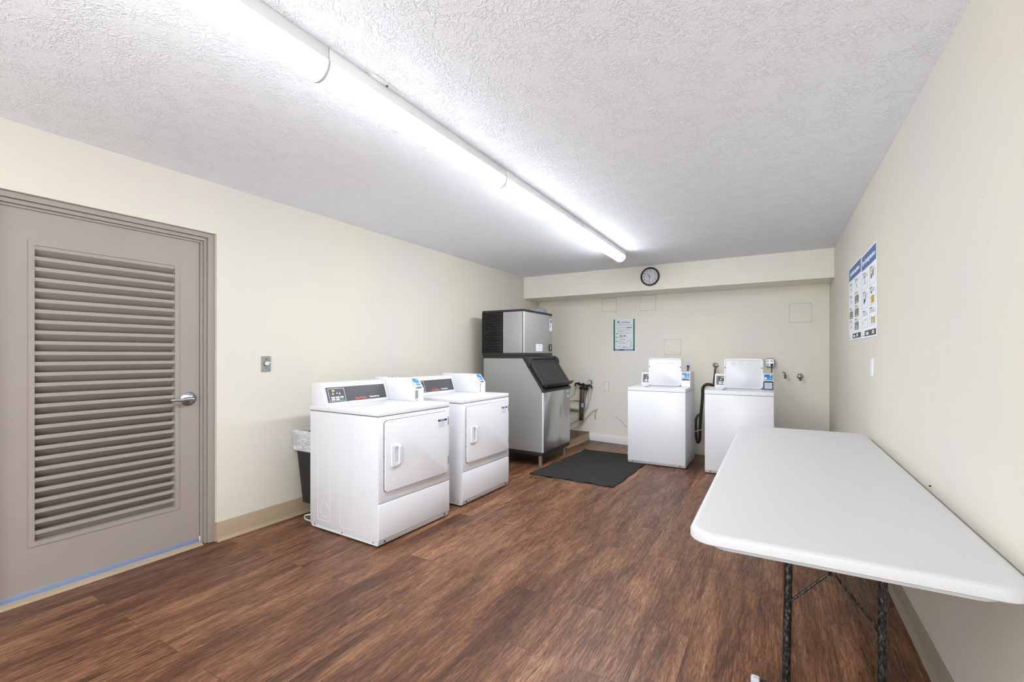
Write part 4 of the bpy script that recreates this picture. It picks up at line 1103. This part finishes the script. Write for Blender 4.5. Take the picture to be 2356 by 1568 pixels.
for k in (0, 1):
    for i in range(nu+1):
        for j in range(nv+1): G[k, i, j] = t2.verts.new(wob(i/nu, j/nv, k))
for k in (0, 1):
    for i in range(nu):
        for j in range(nv):
            q = [G[k, i, j], G[k, i+1, j], G[k, i+1, j+1], G[k, i, j+1]]
            t2.faces.new(q if k else q[::-1])
for i in range(nu):
    t2.faces.new([G[0, i, 0], G[0, i+1, 0], G[1, i+1, 0], G[1, i, 0]]); t2.faces.new([G[0, i+1, nv], G[0, i, nv], G[1, i, nv], G[1, i+1, nv]])
for j in range(nv):
    t2.faces.new([G[0, 0, j+1], G[0, 0, j], G[1, 0, j], G[1, 0, j+1]]); t2.faces.new([G[0, nu, j], G[0, nu, j+1], G[1, nu, j+1], G[1, nu, j]])
b._merge(t2)
tag(b.build('floor_mat', M_MAT), 'charcoal ribbed floor mat with curling edges between the ice bin and the washer', 'mat')

# ================================================================ TRASH CAN
t = thing('trash_can', 'slim black waste bin with clear bag wedged between the left wall and the first dryer', 'trash can', (-3.165, 2.45, 0))
T3 = Matrix.Translation((3.165, -2.45, 0))
zr, zb = .690, .132
top = (XL+.004, -3.030, 2.245, 2.60); bot = (XL+.10, -3.075, 2.262, 2.56)
def loopR(x0, x1, y0, y1, z, r): return [(a, c, z) for a, c in R4(x0, x1, y0, y1, r, 5)]
def shell(b, secs, capb=True, inward=None):
    tt = bmesh.new(); rings = [[tt.verts.new(p) for p in L_] for L_ in secs]
    for A, B in zip(rings, rings[1:]):
        n = len(A)
        for k in range(n): tt.faces.new((A[k], A[(k+1) % n], B[(k+1) % n], B[k]))
    if capb: tt.faces.new(rings[0][::-1]); 
    b._merge(tt)
b = MB(); b.M = T3
outer = [loopR(bot[0], bot[1], bot[2], bot[3], zb, .03)] + [loopR(bot[0]+(top[0]+.008-bot[0])*f, bot[1]+(top[1]-.008-bot[1])*f, bot[2]+(top[2]+.008-bot[2])*f, bot[3]+(top[3]-.008-bot[3])*f, zb+(zr-zb)*f, .03) for f in (.3, .6, .96)]
outer += [loopR(top[0], top[1], top[2], top[3], zr-.022, .032), loopR(top[0], top[1], top[2], top[3], zr, .032), loopR(top[0]+.009, top[1]-.009, top[2]+.009, top[3]-.009, zr, .026)]
outer += [loopR(top[0]+.012+(bot[0]-top[0])*f, top[1]-.012+(bot[1]-top[1])*f, top[2]+.012, top[3]-.012, zr+(zb+.02-zr)*f, .026) for f in (.1, .9)]
shell(b, outer)
b.build('bin_tub', M_BLACK, t)
b = MB(); b.M = T3; random.seed(5)
def ruf(z, off, amp, low=0):
    base = R4(top[0]-.0+off*-1*.0+.002, top[1]+.0, top[2]-off, top[3]+off, .034, 12); out = []
    n = len(base)
    for i, (x, y) in enumerate(base):
        w1 = math.sin(i*1.9)*amp+math.sin(i*.77+z*40)*amp
        out.append((min(max(x, XL+.003), top[1]+.002), y+w1*.5, z+low*math.sin(i*.35+1)+w1*.6))
    return out
secs = [ruf(zr-.170, -.010, .005, .012), ruf(zr-.150, -.004, .006, .012), ruf(zr-.12, .001, .006, .008), ruf(zr-.09, .003, .006, .006), ruf(zr-.06, .003, .004, .003), ruf(zr-.03, .007, .002), ruf(zr-.006, .009, .001), ruf(zr+.005, .004, .001)]
inn = lambda z, d: [(x, y, z) for x, y in R4(top[0]+.014+d, top[1]-.014-d, top[2]+.016+d, top[3]-.016-d, .03, 12)]
secs += [inn(zr-.002, 0), inn(zr-.12, .008), inn(zr-.3, .02)]
shell(b, secs, False)
b.build('bin_liner', M_LINER, t, angle=80)
b = MB(); b.tube([(-3.05, 2.30, .055), (-3.09, 2.235, .060), (-3.125, 2.228, .048), (-3.130, 2.235, .022), (-3.09, 2.25, .009), (-3.02, 2.27, .010)], .0065, 10, 6)
tag(b.build('dryer_cord', M_LTGREY), 'loop of pale grey cable on the floor under the waste bin', 'cable')

# ================================================================ FOLDING TABLE
t = thing('folding_table', 'long white plastic folding table with black steel legs along the right wall', 'table', (.150, 2.71, 0))
T4 = Matrix.Translation((-.150, -2.71, 0))
tx0, tx1, ty0, ty1 = -.238, .536, 1.495, 3.935
b = MB(); b.M = T4
def lr(ins, z, r): return [(a, c, z) for a, c in R4(tx0+ins, tx1-ins, ty0+ins, ty1-ins, r, 10)]
tt = bmesh.new()
def lr2(ix, iy, z, r): return [(a, c, z) for a, c in R4(tx0+ix, tx1-ix, ty0+iy, ty1-iy, r, 10)]
secs = [lr2(.066, .028, .689, .05), lr2(.058, .021, .691, .055), lr2(.053, .017, .697, .056), lr2(.052, .016, .7045, .056), lr(.004, .7045, .072), lr(0, .708, .075), lr(0, .728, .075), lr(.003, .735, .073), lr(.010, .7395, .068), lr(.018, .740, .062)]
rings = [[tt.verts.new(p) for p in L_] for L_ in secs]
for A, B in zip(rings, rings[1:]):
    n = len(A)
    for k in range(n): tt.faces.new((A[k], A[(k+1) % n], B[(k+1) % n], B[k]))
tt.faces.new(rings[0][::-1]); tt.faces.new(rings[-1])
b._merge(tt); b.build('tabletop', M_TABLE, t, angle=30)
for ly, sg in ((2.0, 1), (3.43, -1)):
    for lx, fx_ in ((.046, .034), (.322, .318)):
        b = MB(); b.M = T4; b.tube([(lx, ly, .695), (fx_, ly, .020)], .0143, 16, 0); b.build('leg', M_LEGM, t)
    b = MB(); b.M = T4; b.tube([(-.06, ly, .020), (.43, ly, .020)], .0125, 12, 0)
    cb = b.build('crossbar', M_LEGM, t)
    for xx in (-.067, .437):
        b = MB(); b.M = T4; b.box(xx-.016, xx+.016, ly-.017, ly+.017, .0005, .036, .007, 3); o = b.build('foot_cap', M_LTGREY, cb); o['label'] = 'light grey plastic cap'
    b = MB(); b.M = T4; ya = ly+.0*sg
    b.tube([(.052, ly-.004, .366), (.176, ly-.006, .505)], .0050, 8, 0)
    b.tube([(.176, ly-.006, .505), (.296, ly-.006, .352), (.306, ly-.004, .328)], .0050, 8, 0)
    b.tube([(.176, ly-.004, .503), (.176, ly+.30*sg, .694)], .008, 8, 0)
    b.box(.163, .189, ly-.018, ly+.010, .492, .556, .003)
    b.build('brace', M_LEGM, t)
